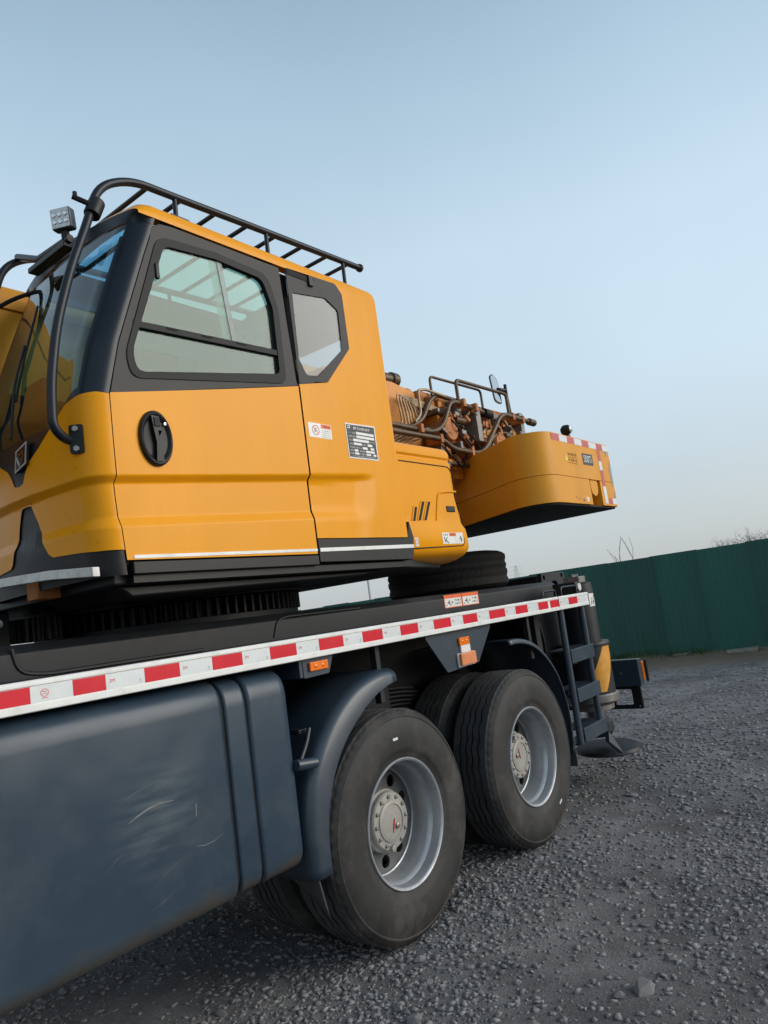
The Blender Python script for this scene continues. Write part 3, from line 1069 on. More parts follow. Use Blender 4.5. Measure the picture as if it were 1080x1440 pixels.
front = make_wheel(True)
front.parent = crane
front.location = (0, 0, TR)
rear = copy_tree(front, crane)
rear.location = (1.3593, 0, TR)
rear.rotation_euler = (0, R(152), 0)
inner = make_wheel(False)
inner.parent = crane
inner.location = (0, 0.35, TR)
spots_ = [(1.3593, 0.35, 0), (0, 2.36, 180), (1.3593, 2.36, 180), (0, 2.71, 180), (1.3593, 2.71, 180)]
for x, y, rz in spots_:
    c = copy_tree(inner, crane)
    c.location = (x, y, TR)
    c.rotation_euler = (0, 0, R(rz)) if rz else (0, R(37), 0)

# ------------------------------------------------------------------ carrier frame, axles, springs
XF = -4.6
fr = MB().box(XF, 3.05, 0.86, 1.02, 0.78, 1.46)
fr.box(XF, 3.05, 1.70, 1.86, 0.78, 1.46)
for x in (-3.5, -1.9, -0.75, 0.68, 2.2):
    fr.box(x, x + 0.12, 1.021, 1.699, 0.85, 1.40)
fr.build('chassis_frame', 'frame', crane, bevel=0.01)
box = rpoly([(0.48, 1.49), (0.48, 1.60), (0.515, 1.635), (2.19, 1.635), (2.23, 1.60), (2.23, 1.49)], 0.015)
b_ = MB().prism(box, [], (XF, 0, 0), (0, 1, 0), SZ, SX, 3.07 - XF).build('torsion_box', 'frame', crane, smooth=30)
# pressed edges on the face of the torsion box, as in the photograph
MB().tube(fillet([(-1.62, 0.478, 1.62), (-1.60, 0.478, 1.53), (-1.5, 0.478, 1.51), (-0.75, 0.478, 1.51)], 0.06), 0.008, 6).build('weld_seam', 'frame', b_)
MB().tube(fillet([(-0.30, 0.478, 1.515), (-0.27, 0.478, 1.60), (-0.2, 0.478, 1.615), (0.4, 0.478, 1.612)], 0.05), 0.006, 6).build('weld_seam', 'frame', b_)
MB().box(XF, 2.55, 0.0, 0.478, 1.475, 1.489).build('deck_plate', 'frame', crane)
for x in (0.0, 1.3593):
    MB().tube([(x, 0.7, TR), (x, 2.0, TR)], 0.085, 14).build('axle', 'frame', crane)
    MB().lathe([(0.0, -0.22), (0.13, -0.2), (0.2, -0.1), (0.22, 0.0), (0.2, 0.1), (0.13, 0.2), (0.0, 0.22)], 20, 'y', (x, 1.36, TR)).build('differential', 'frame', crane)
for y in (0.72, 1.95):
    for k in range(6):
        l = 0.95 - k * 0.11
        MB().grid(lambda u, v, k=k, l=l, y=y: (0.68 + (u - 0.5) * 2 * l, y + (v - 0.5) * 0.09, 0.80 + 0.026 * k + 0.20 * (2 * abs(u - 0.5)) ** 2 * (l / 0.95) ** 2 * -1 + 0.16), 16, 1).build('leaf_spring', 'frame', crane).modifiers.new('solidify', 'SOLIDIFY').thickness = 0.018
MB().box(0.56, 0.80, 0.66, 0.80, 0.92, 1.18).build('spring_saddle', 'frame', crane, bevel=0.01)
# near-black sheet behind the wheels and tank
MB().box(XF, 2.6, 0.775, 0.79, 0.95, 1.47).build('dark_backing', 'gap', crane)

# ------------------------------------------------------------------ side rail with reflective tape
rail_prof = [(-0.016, 1.410), (-0.020, 1.413), (-0.020, 1.434), (-0.0165, 1.436), (-0.0165, 1.489), (-0.020, 1.491), (-0.020, 1.502), (-0.014, 1.508), (0.03, 1.508), (0.03, 1.502), (0.004, 1.502), (0.004, 1.416), (0.03, 1.416), (0.03, 1.410)]
rail = MB().prism(rail_prof, [], (XF, 0, 0), (0, 1, 0), SZ, SX, 2.555 - XF).build('side_rail', 'white', crane, smooth=20, bevel=0.0015)
reds = [(-1.962, -1.802), (-1.662, -1.546), (-1.395, -1.247), (-1.096, -0.946), (-0.795, -0.64), (-0.496, -0.331), (-0.189, -0.033), (0.116, 0.273), (0.422, 0.594), (0.724, 0.885),
        (1.028, 1.226), (1.367, 1.537), (1.697, 1.849), (1.883, 2.035), (2.194, 2.351)]
k = -1.962
while k > XF + 0.35:
    k -= 0.30
    reds.insert(0, (k, k + 0.15))
for i, (a, b) in enumerate(reds):
    side_plate('red_tape', 'tapered', rail, [(a, 1.437), (b, 1.437), (b, 1.488), (a, 1.488)], -0.0172, 0.0006)
    a2 = b + 0.0008
    b2 = reds[i + 1][0] - 0.0008 if i + 1 < len(reds) else 2.50
    if b2 - a2 > 0.04:
        wt = side_plate('white_tape', 'tapewhite', rail, [(a2, 1.437), (b2, 1.437), (b2, 1.488), (a2, 1.488)], -0.0172, 0.0006)
        if b2 - a2 > 0.1 and a2 > -2.0:
            if abs(a2 + 1.80) < 0.01:
                ring = MB().prism(circle(a2 + 0.045, 1.464, 0.0135, 20, 0.0125), [circle(a2 + 0.045, 1.464, 0.0115, 20, 0.0105)], (0, -0.0175, 0), SX, SZ, IN, 0.0003)
                ring.prism([(a2 + 0.036, 1.4595), (a2 + 0.054, 1.4595), (a2 + 0.054, 1.461), (a2 + 0.036, 1.461)], [], (0, -0.0175, 0), SX, SZ, IN, 0.0003)
                ring.prism([(a2 + 0.038, 1.466), (a2 + 0.05, 1.466), (a2 + 0.05, 1.469), (a2 + 0.038, 1.469)], [], (0, -0.0175, 0), SX, SZ, IN, 0.0003)
                ring.prism([(a2 + 0.035, 1.447), (a2 + 0.055, 1.447), (a2 + 0.055, 1.449), (a2 + 0.035, 1.449)], [], (0, -0.0175, 0), SX, SZ, IN, 0.0003)
                ring.build('printed_mark', 'redprint', rail, smooth=0)
            else:
                lettering('lettering', '3M', 0.017, 'redprint', rail, (a2 + 0.023, -0.0176, 1.464), SX, SZ, 1.05)
                mk = MB().prism(circle(b2 - 0.018, 1.452, 0.0042, 10), [circle(b2 - 0.018, 1.452, 0.0026, 10)], (0, -0.0175, 0), SX, SZ, IN, 0.0003)
                mk.box(b2 - 0.027, b2 - 0.009, -0.0175, -0.0172, 1.4435, 1.4448)
                mk.build('printed_mark', 'printgrey', rail, smooth=0)
MB().box(2.5555, 2.575, -0.018, 0.05, 1.412, 1.506).build('end_cap', 'steel', rail, bevel=0.004)
MB().box(2.02, 2.024, -0.0205, -0.012, 1.41, 1.509).build('joint', 'printgrey', rail)
# posts under the rail
for x in (-0.03, 1.62):
    MB().box(x, x + 0.035, 0.05, 0.09, 1.12, 1.415).build('rail_post', 'frame', crane, bevel=0.004)

# ------------------------------------------------------------------ fuel tank
def rsec(y0, y1, z0, z1, r, inset, n=8):
    pts = [(y0 + inset, z0 + inset), (y1 - inset, z0 + inset), (y1 - inset, z1 - inset), (y0 + inset, z1 - inset)]
    return rpoly(pts, [max(r[i] - inset * 0.5, 0.01) for i in range(4)], n)
def tank_body(x0, x1, y0, y1, z0, z1, rr, er0, er1):
    """box with rounded long edges, its ends rolled over by er0 / er1"""
    st = []
    n = 5
    for k in range(n + 1):
        a = math.pi / 2 * k / n
        st.append((x0 + er0 * (1 - math.sin(a)), er0 * (1 - math.cos(a))) if er0 else None)
    st = [s for s in st if s][::-1]
    st = [(x0 + er0 * (1 - math.cos(math.pi / 2 * k / n)), er0 * (1 - math.sin(math.pi / 2 * k / n))) for k in range(n + 1)]
    m = 24
    for k in range(1, m):
        st.append((x0 + er0 + (x1 - er1 - x0 - er0) * k / m, 0))
    st += [(x1 - er1 * (1 - math.cos(math.pi / 2 * k / n)), er1 * (1 - math.sin(math.pi / 2 * k / n))) for k in range(n, -1, -1)]
    v, f = [], []
    L = None
    for x, ins in st:
        s = rsec(y0, y1, z0, z1, rr, ins)
        L = len(s)
        v += [(x, a, b) for a, b in s]
    for i in range(len(st) - 1):
        for k in range(L):
            k2 = (k + 1) % L
            f.append((i * L + k, i * L + k2, (i + 1) * L + k2, (i + 1) * L + k)[::-1])
    f.append(tuple(range(L)))
    f.append(tuple((len(st) - 1) * L + k for k in range(L))[::-1])
    return MB().add(v, f)
RR = [0.075, 0.06, 0.06, 0.11]
tank = tank_body(XF, -1.055, 0.0, 0.7, 0.575, 1.40, RR, 0.02, 0.022).build('fuel_tank', 'tank', crane, smooth=50, recalc=True)
tank_body(-0.928, -0.69, 0.002, 0.69, 0.58, 1.395, RR, 0.018, 0.05).build('end_section', 'tank', tank, smooth=50, recalc=True)
tank_body(-1.043, -0.938, 0.004, 0.69, 0.582, 1.392, RR, 0.012, 0.012).build('strap', 'tank', tank, smooth=50, recalc=True)
tank_body(-1.06, -0.92, 0.016, 0.68, 0.59, 1.385, RR, 0.005, 0.005).build('strap_groove', 'gap', tank, smooth=50, recalc=True)
def scratch(pts, w, name='scratch', mat='scuff'):
    w *= 0.5
    mb = MB()
    n = len(pts)
    ws = [w * math.sin(math.pi * (i + 0.4) / (n - 0.2)) for i in range(n)]
    mb.grid(lambda u, v: (pts[round(u * (n - 1))][0], -0.0006, pts[round(u * (n - 1))][1] + (v - 0.5) * ws[round(u * (n - 1))]), n - 1, 1)
    mb.build(name, mat, tank, smooth=0)
scratch([(-1.5, 0.985), (-1.46, 1.0), (-1.42, 1.012), (-1.37, 1.018), (-1.31, 1.012)], 0.014, mat='scratch')
scratch([(-1.52, 1.055), (-1.47, 1.075), (-1.42, 1.088), (-1.36, 1.093)], 0.004)
scratch([(-1.58, 0.87), (-1.55, 0.888), (-1.52, 0.902)], 0.004)
scratch([(-1.24, 0.832), (-1.20, 0.822), (-1.16, 0.824), (-1.11, 0.838)], 0.005, mat='scratch')
scratch([(-1.42, 0.755), (-1.37, 0.785), (-1.30, 0.81)], 0.0025)
scratch([(-1.44, 0.685), (-1.38, 0.70), (-1.33, 0.722)], 0.003)
side_plate('scratch', 'scratch', tank, [(-1.226, 0.93), (-1.222, 0.93), (-1.219, 0.975), (-1.223, 0.975)], -0.0006, 0.0004)

# ------------------------------------------------------------------ mudguards
def arc_guard(cx, cz, a0, a1, rin, rout, y0, y1, round_, n=30):
    """mudguard: rolled outer lip, then a wide top skin back over the tyre"""
    def sec(a, u):
        ri, ro = rin(a), rout(a)
        pts = [(ri, y0 + 0.012), (ri + 0.004, y0)]
        for k in range(1, 7):
            b = math.pi / 2 * k / 6
            pts.append((ro - round_ + round_ * math.sin(b), y0 + round_ - round_ * math.cos(b)))
        pts += [(ro, y0 + 0.25), (ro, y1)]
        return pts
    v, f = [], []
    for i in range(n + 1):
        a = a0 + (a1 - a0) * i / n
        s = sec(a, i / n)
        L = len(s)
        for r, y in s:
            v.append((cx + r * math.cos(a), y, cz + r * math.sin(a)))
    for i in range(n):
        for k in range(L - 1):
            f.append((i * L + k, (i + 1) * L + k, (i + 1) * L + k + 1, i * L + k + 1))
    return MB().add(v, f)
def lerp_tab(tab):
    def fn(a):
        d = math.degrees(a)
        for (d0, r0), (d1, r1) in zip(tab, tab[1:]):
            if d <= d1:
                w = max(0, (d - d0) / (d1 - d0)); w = w * w * (3 - 2 * w) if False else w
                return r0 + (r1 - r0) * w
        return tab[-1][1]
    return fn
g1 = arc_guard(0, TR, R(86), R(184), lerp_tab([(80, 0.69), (92, 0.665), (115, 0.618), (145, 0.592), (175, 0.566), (190, 0.562)]), lerp_tab([(80, 0.735), (92, 0.745), (110, 0.74), (150, 0.715), (175, 0.67), (190, 0.655)]), 0.0, 0.70, 0.055).build('mudguard', 'navy', crane, smooth=60)
so = g1.modifiers.new('solidify', 'SOLIDIFY'); so.thickness = 0.008; so.offset = 0
g2 = arc_guard(1.3593, TR, R(-12), R(97), lerp_tab([(-20, 0.585), (0, 0.598), (40, 0.672), (70, 0.70), (100, 0.71)]), lerp_tab([(-20, 0.60), (0, 0.616), (40, 0.695), (70, 0.73), (100, 0.745)]), 0.015, 0.70, 0.018).build('mudguard', 'navy', crane, smooth=60)
so = g2.modifiers.new('solidify', 'SOLIDIFY'); so.thickness = 0.006; so.offset = 0
# rubber flap under the front guard
MB().grid(lambda u, v: (-0.640 + 0.06 * u + 0.02 * math.sin(v * 3), 0.03 + 0.30 * v, 0.60 - (0.27 - 0.17 * v) * u), 6, 10).build('mudflap', 'flap', crane).modifiers.new('solidify', 'SOLIDIFY').thickness = 0.008
MB().box(2.0, 2.012, 0.03, 0.62, 0.32, 0.75).build('mudflap', 'flap', crane, bevel=0.003)
# rubber catch and hinge pin on the front guard
MB().tube([(-0.71, -0.005, 0.985), (-0.60, -0.012, 0.972)], 0.024, 14).build('hinge_pin', 'navy', g1, bevel=0.003)
MB().tube(fillet([(-0.66, 0.02, 0.99), (-0.60, 0.03, 1.055), (-0.565, 0.04, 1.11)], 0.03), 0.011, 8).build('latch_arm', 'blackpipe', g1)
MB().box(-0.61, -0.54, 0.06, 0.15, 1.09, 1.11).build('latch_plate', 'blackpipe', g1, bevel=0.004)
MB().tube([(-0.70, 0.03, 0.98), (-0.73, 0.06, 0.78), (-0.74, 0.08, 0.60)], 0.012, 8).build('latch_strap', 'blackpipe', g1)

# ------------------------------------------------------------------ marker lamp brackets
br = side_plate('lamp_bracket', 'navy', crane, rpoly([(-0.58, 1.412), (-0.375, 1.412), (-0.415, 1.328), (-0.578, 1.326)], 0.008), 0.018, 0.006, bevel=0.002)
MB().box(-0.60, -0.580, 0.02, 0.2, 1.33, 1.412).build('bracket_side', 'navy', br, bevel=0.003)
def marker(x0, x1, z0, z1, y, mat, parent):
    m = MB().box(x0, x1, y - 0.014, y - 0.0005, z0, z1).build('marker_lamp', mat, parent, bevel=0.004, seg=3)
    for cx in (0.3, 0.7):
        MB().lathe([(0.0, -0.003), (0.009, -0.002), (0.011, 0.0)], 12, 'y', (x0 + (x1 - x0) * cx, y - 0.0142, (z0 + z1) / 2)).build('lens_ring', mat, m)
    return m
marker(-0.546, -0.428, 1.352, 1.392, 0.018, 'amber', br)
br2 = side_plate('lamp_bracket', 'navy', crane, rpoly([(0.36, 1.412), (1.10, 1.412), (0.89, 1.20), (0.55, 1.185)], 0.02), 0.02, 0.008, bevel=0.003)
marker(0.69, 0.80, 1.318, 1.362, 0.02, 'amber', br2)
MB().box(0.70, 0.80, 0.008, 0.0195, 1.276, 1.3175).build('lamp_mount', 'worn_white', br2, bevel=0.002)
MB().box(0.662, 0.822, -0.012, 0.0075, 1.205, 1.275).build('marker_lamp', 'amberold', br2, bevel=0.006, seg=3)
MB().box(0.655, 0.83, 0.008, 0.0195, 1.198, 1.2755).build('lamp_base', 'worn_white', br2, bevel=0.003)

# ------------------------------------------------------------------ ladder
lad = empty('ladder'); lad.parent = crane
MB().tube([(2.145, 0.04, 1.42), (2.125, 0.04, 0.44)], 0.025, 12).build('stile', 'navy', lad)
MB().tube([(2.525, 0.04, 1.42), (2.515, 0.04, 0.50)], 0.024, 12).build('stile', 'navy', lad)
for z in (1.012, 0.731, 0.448):
    MB().box(2.150, 2.565, 0.008, 0.020, z, z + 0.100).add(*(lambda b: (b.v, b.f))(MB().box(2.150, 2.565, 0.0205, 0.20, z + 0.088, z + 0.099))).build('step', 'navy', lad, bevel=0.004)
MB().box(2.13, 2.56, 0.06, 0.20, 0.432, 0.447).build('foot_bar', 'navy', lad, bevel=0.003)

# ------------------------------------------------------------------ rear outrigger box, jack and float
MB().box(2.66, 3.20, 0.43, 2.30, 0.74, 1.40).build('outrigger_box', 'frame', crane, bevel=0.015)
MB().box(2.20, 2.655, 0.43, 2.28, 0.60, 1.38).build('rear_cabinet', 'frame', crane, bevel=0.012)
JX, JY = 2.865, 0.22
jack = MB().lathe([(0.0, 1.585), (0.125, 1.585), (0.14, 1.575), (0.145, 1.50), (0.145, 1.09)], 40, 'z', (JX, JY, 0)).build('outrigger_jack', 'frame', crane, smooth=30, recalc=True)
MB().lathe([(0.14, 1.10), (0.20, 1.10), (0.206, 1.085), (0.206, 1.075), (0.19, 1.07), (0.19, 0.69), (0.15, 0.685)], 40, 'z', (JX, JY, 0)).build('outer_tube', 'frame', jack, smooth=30, recalc=True)
MB().lathe([(0.10, 0.70), (0.20, 0.69), (0.208, 0.68), (0.208, 0.63), (0.16, 0.60), (0.16, 0.565), (0.10, 0.56)], 40, 'z', (JX, JY, 0)).build('collar', 'steel', jack, smooth=30, recalc=True)
MB().lathe([(0.085, 0.58), (0.085, 0.47)], 24, 'z', (JX, JY, 0)).build('piston_rod', 'chrome', jack, recalc=True)
MB().lathe([(0.0, 0.49), (0.10, 0.485), (0.125, 0.46), (0.125, 0.39), (0.10, 0.35), (0.0, 0.35)], 28, 'z', (JX, JY, 0)).build('foot', 'frame', jack, smooth=30, recalc=True)
def tube_patch(a0, a1, slope, z0, z1, r):
    def fn(u, v):
        z = z0 + (z1 - z0) * v
        a = R(a0 + (a1 - a0) * u) + slope * (z - z0)
        return (JX + r * math.cos(a), JY + r * math.sin(a), z)
    return MB().grid(fn, 14, 12)
tube_patch(-170, -118, 3.0, 0.71, 1.06, 0.1915).build('hazard_stripe', 'stripe', jack, recalc=False)
tube_patch(-222, -180, 3.0, 0.95, 1.06, 0.1915).build('hazard_stripe', 'stripe', jack, recalc=False)
tube_patch(-112, -80, 0, 1.385, 1.49, 0.1465).build('warning_sticker', 'white', jack)
mb = MB()
for k, (a, z) in enumerate(((-106, 1.40), (-101, 1.43), (-92, 1.41), (-87, 1.45), (-97, 1.40))):
    mb.add(*(lambda b: (b.v, b.f))(tube_patch(a, a + 3.2, 1.5, z, z + 0.03, 0.1472)))
mb.build('pictogram', 'print', jack)
vb = MB().box(2.62, 2.715, 0.10, 0.30, 1.50, 1.60).build('valve_block', 'frame', jack, bevel=0.008)
MB().box(2.76, 2.89, 0.12, 0.26, 1.586, 1.64).build('valve_body', 'steel', vb, bevel=0.006)
for x in (2.775, 2.815, 2.86):
    MB().lathe([(0.012, 0), (0.012, 0.02), (0.0, 0.022)], 8, 'z', (x, 0.18, 1.64)).build('valve_cap', 'steel', vb, recalc=True)
MB().lathe([(0.03, 0.0), (0.03, -0.015), (0.0, -0.017)], 14, 'y', (2.67, 0.10, 1.555)).build('gauge', 'worn_white', vb)
# float plate hung under the jack, with its guard fin
fl = MB().lathe([(0.0, 0.30), (0.22, 0.285), (0.262, 0.265), (0.27, 0.24), (0.24, 0.225), (0.0, 0.225)], 36, 'z', (JX + 0.135, JY, -0.03)).build('float_plate', 'frame', jack, smooth=30, recalc=True)
MB().add([(2.62, 0.03, 0.43), (2.60, 0.03, 0.36), (2.72, -0.02, 0.245), (2.66, 0.03, 0.40), (2.62, 0.06, 0.43), (2.60, 0.06, 0.36), (2.72, 0.02, 0.245), (2.66, 0.06, 0.40)],
         [(0, 1, 2, 3), (7, 6, 5, 4), (0, 4, 5, 1), (1, 5, 6, 2), (2, 6, 7, 3), (3, 7, 4, 0)]).build('guard_fin', 'navy', jack)
# hoses behind the ladder
for k, (x, dz) in enumerate(((2.30, 0.0), (2.36, 0.03), (2.42, -0.02))):
    MB().tube(fillet([(x, 0.40, 1.40), (x + 0.02, 0.36, 1.25 + dz), (x + 0.06, 0.38, 1.05), (x + 0.05, 0.42, 0.9)], 0.1), 0.014, 8).build('hose', 'rubber', crane)
MB().tube([(2.06, 0.30, 1.40), (2.07, 0.30, 0.75)], 0.03, 10).build('stay', 'frame', crane)
MB().box(2.12, 2.20, 0.25, 0.42, 0.92, 1.40).build('stay', 'frame', crane, bevel=0.01)

# frame lug with holes on the deck at the rear, hand loops
lug = side_plate('lifting_lug', 'frame', crane, rpoly([(3.055, 1.49), (3.07, 1.715), (3.55, 1.715), (3.56, 1.49)], 0.03),
                 0.60, 0.04, holes=[circle(3.12, 1.675, 0.022, 14), circle(3.49, 1.685, 0.022, 14), rpoly([(3.22, 1.50), (3.40, 1.50), (3.38, 1.64), (3.25, 1.64)], 0.05)], bevel=0.004)
MB().box(3.071, 3.57, 0.66, 2.05, 1.40, 1.70).build('rear_deck_box', 'gap', lug, bevel=0.01)
for x0, x1, z in ((2.02, 2.24, 1.555), (2.34, 2.62, 1.57)):
    MB().tube(fillet([(x0, 0.10, 1.49), (x0, 0.10, z), (x1, 0.10, z), (x1, 0.10, 1.49)], 0.03), 0.008, 8).build('hand_loop', 'blackpipe', crane)
# rear lamp carrier
lb = MB().box(3.90, 3.985, 0.185, 1.0, 0.578, 0.822).build('rear_lamp_box', 'navy', crane, bevel=0.006)
MB().prism(rpoly([(0.215, 0.366), (1.0, 0.366), (1.0, 0.577), (0.215, 0.577)], 0.006), [rpoly([(0.30, 0.405), (0.47, 0.405), (0.47, 0.548), (0.30, 0.548)], 0.02), rpoly([(0.56, 0.405), (0.94, 0.405), (0.94, 0.548), (0.56, 0.548)], 0.02)],
           (3.93, 0, 0), (0, 1, 0), SZ, SX, 0.03).build('bumper_frame', 'black', lb, bevel=0.003)
MB().box(3.9855, 4.03, 0.175, 0.46, 0.62, 0.79).build('tail_lamp', 'amber', lb, bevel=0.008)
MB().box(4.015, 4.04, 0.15, 0.172, 0.60, 0.80).build('lamp_guard', 'black', lb, bevel=0.004)
for y, z in ((0.36, 0.70), (0.30, 0.59), (0.24, 0.39)):
    MB().lathe([(0.010, 0.0), (0.010, -0.006), (0.0, -0.008)], 8, 'x', (3.899 if z > 0.6 else 3.929, y, z)).build('bolt', 'bolt', lb)
MB().box(3.20, 3.92, 1.005, 1.7, 0.62, 0.80).build('rear_crossbeam', 'frame', crane, bevel=0.01)

# warning stickers on the torsion box
def sticker(parent, x0, x1, z0, z1, y, base='white'):
    return side_plate('warning_sticker', base, parent, [(x0, z0), (x1, z0), (x1, z1), (x0, z1)], y - 0.0008, 0.0006)
for x0 in (1.30, 1.53):
    s = sticker(b_, x0, x0 + 0.225, 1.535, 1.625, 0.480)
    side_plate('sticker_edge', 'orangeprint', s, [(x0, 1.535), (x0 + 0.225, 1.535), (x0 + 0.225, 1.625), (x0, 1.625)], 0.4788, 0.0003, holes=[[(x0 + 0.007, 1.54), (x0 + 0.218, 1.54), (x0 + 0.218, 1.60), (x0 + 0.007, 1.60)]])
    mb = MB()
    for k in range(7):
        a = x0 + 0.02 + 0.013 * k
        mb.box(a, a + 0.009, 0.4784, 0.4788, 1.548 + 0.008 * ((k * 3) % 4), 1.558 + 0.01 * ((k * 5) % 4))
    marks(mb, x0 + 0.13, x0 + 0.21, 1.575, 1.59, 6, 0.4784, 3, 3)
    marks(mb, x0 + 0.13, x0 + 0.21, 1.552, 1.567, 6, 0.4784, 4, 3)
    mb.build('pictogram', 'print', s, smooth=0)

# ------------------------------------------------------------------ slewing ring
SC = (-0.28, 1.35)
ring = MB().lathe([(0.70, 1.636), (0.74, 1.636), (0.74, 1.665), (0.70, 1.665)], 64, 'z', (*SC, 0)).build('slewing_ring', 'frame', crane, recalc=True)
teeth = MB()
v, f = [], []
NT = 92
for k in range(NT * 4):
    a = 2 * math.pi * k / (NT * 4)
    r = 0.755 if k % 4 in (1, 2) else 0.715
    for z in (1.668, 1.755):
        v.append((SC[0] + r * math.cos(a), SC[1] + r * math.sin(a), z))
n = NT * 4
for k in range(n):
    k2 = (k + 1) % n
    f.append((2 * k, 2 * k2, 2 * k2 + 1, 2 * k + 1))
f.append(tuple(2 * k + 1 for k in range(n)))
f.append(tuple(2 * k for k in range(n))[::-1])
teeth.add(v, f).build('gear_teeth', 'teeth', ring, smooth=0)
MB().lathe([(0.0, 1.80), (0.78, 1.80), (0.78, 1.762), (0.0, 1.762)], 64, 'z', (*SC, 0)).build('cover_plate', 'frame', ring, recalc=True)
v, f = [], []
for k in range(15 * 4):
    a = 2 * math.pi * k / 60
    r = 0.118 if k % 4 in (1, 2) else 0.095
    for z in (1.655, 1.765):
        v.append((-1.17 + r * math.cos(a), 1.19 + r * math.sin(a), z))
for k in range(60):
    k2 = (k + 1) % 60
    f.append((2 * k, 2 * k2, 2 * k2 + 1, 2 * k + 1))
f.append(tuple(2 * k for k in range(60))[::-1])
MB().add(v, f).build('drive_pinion', 'teeth', crane, smooth=0)
MB().box(-2.6, -1.33, 1.10, 1.9, 1.637, 1.80).build('slew_motor_guard', 'frame', crane, bevel=0.01)
MB().tube([(-1.50, 0.98, 1.735), (-1.42, 1.0, 1.745)], 0.018, 10).build('grease_fitting', 'worn_white', crane)

# ------------------------------------------------------------------ upper structure: turntable
tt = MB()
tt.prism([(-1.40, 0.12), (0.42, 0.12), (1.05, 0.30), (1.05, 2.35), (-1.40, 2.35)], [], (0, 0, 1.80), SX, (0, 1, 0), SZ, 0.10)
tt.build('turntable', 'frame', crane, bevel=0.01)
MB().prism([(-1.36, 1.80), (0.30, 1.80), (0.10, 1.775), (-1.30, 1.755)], [], (0, 0.16, 0), SX, SZ, IN, 0.55).build('under_tray', 'black', crane, bevel=0.01)

# ------------------------------------------------------------------ operator's cab
YC = 0.05                      # near side
CC, CH = 0.535, 0.485          # centre line and half width
YFAR = CC + CH
def xd(z):                     # front edge of the door
    tab = [(1.80, -1.372), (1.878, -1.378), (2.011, -1.388), (2.145, -1.395), (2.337, -1.396), (2.522, -1.395), (2.742, -1.336), (3.007, -1.236), (3.15, -1.182), (3.288, -1.126), (3.45, -1.06)]
    for (z0, x0), (z1, x1) in zip(tab, tab[1:]):
        if z <= z1:
            w = (z - z0) / (z1 - z0)
            return x0 + (x1 - x0) * w
    return tab[-1][1]
def smooth(a, b, x):
    t = min(1, max(0, (x - a) / (b - a)))
    return t * t * (3 - 2 * t)
def inset(z, x=-1.0):
    """pressed waist line: a sharp step at the ridge, hollow below, easing out again lower down"""
    r = 2.205 + (min(x, 0.3) + 1.39) * 0.066            # ridge height climbs slightly to the rear
    b = 2.03 + (min(x, 0.3) + 1.38) * 0.045
    d = 0.0
    if z < r:
        d = 0.024 * min(1.0, (r - z) / 0.026)
        d -= 0.016 * min(1.0, max(0.0, (b + 0.02 - z) / 0.040))
    d *= 1 - smooth(-0.02, 0.13, x - 0.25 * (z - 2.1))   # the hollow fades out behind the data plate
    return d
def front_pt(t, z, off=0.0):
    """t 0..1 round the front of the cab from the near door edge to the far one"""
    x0 = xd(z)
    D, A = 0.105, 0.14
    c0 = 0.16
    if t > 0.5:
        p = front_pt(1 - t, z, off)
        return (p[0], 2 * CC - p[1], p[2])
    ins = inset(z, -1.39) + off
    if t < c0:
        a = math.pi / 2 * t / c0
        nx, ny = math.sin(a), math.cos(a)
        x = x0 - D * math.sin(a)
        y = YC + A * (1 - math.cos(a))
    else:
        w = (t - c0) / (0.5 - c0)
        y = YC + A + (CC - YC - A) * w
        x = x0 - D - 0.022 * math.sin(math.pi / 2 * w)
        nx, ny = 1, 0
    return (x + ins * nx, y + ins * ny, z)

def tz_front_boundary(t):      # line between black windscreen surround and the yellow nose
    tt_ = min(t, 1 - t)
    tab = [(0.0, 2.522), (0.05, 2.527), (0.10, 2.522), (0.16, 2.498), (0.20, 2.470), (0.34, 2.375), (0.415, 2.335), (0.445, 2.30), (0.465, 2.262), (0.5, 2.255)]
    for (a, za), (b, zb) in zip(tab, tab[1:]):
        if tt_ <= b:
            return za + (zb - za) * (tt_ - a) / (b - a)
    return tab[-1][1]
def nose_bottom(t):
    tt_ = min(t, 1 - t)
    tab = [(0.0, 1.925), (0.10, 1.928), (0.16, 1.935), (0.33, 1.945), (0.355, 1.96), (0.40, 2.035), (0.425, 2.10), (0.462, 2.172), (0.5, 2.175)]
    for (a, za), (b, zb) in zip(tab, tab[1:]):
        if tt_ <= b:
            return za + (zb - za) * (tt_ - a) / (b - a)
    return tab[-1][1]

# shell: rear quarter, roof, back and far side in one skin, built from cross sections
XR = 0.442
ZTOP, RTOP = 3.432, 0.085
ZW = 3.342                     # underside of the yellow roof band over the door
def roof_front(w):             # roof's front edge bows forward in the middle
    return -1.185 - 0.050 * math.sin(math.pi * w)
stations = [-0.338 + (0.36 + 0.338) * k / 28 for k in range(29)]
RC = 0.075
stations += [XR - RC + RC * math.sin(math.pi / 2 * k / 6) for k in range(1, 7)]
zl = [1.962, 2.0, 2.02, 2.04, 2.06, 2.08, 2.10, 2.14, 2.18, 2.22, 2.25, 2.265, 2.275, 2.285, 2.295, 2.305, 2.315, 2.34, 2.45, 2.60, 2.76, 2.78] + [2.80 + 0.02 * k for k in range(25)] + [3.30, ZW, 3.36]
def in_poly(px, pz, poly):
    c = False
    for (xa, za), (xb, zb) in zip(poly, poly[1:] + poly[:1]):
        if (za > pz) != (zb > pz) and px < (xb - xa) * (pz - za) / (zb - za) + xa:
            c = not c
    return c
QPANE = [(-0.33, 3.232), (-0.06, 3.270), (0.043, 3.222), (0.033, 2.980), (-0.188, 2.796), (-0.285, 2.780), (-0.33, 2.86)]
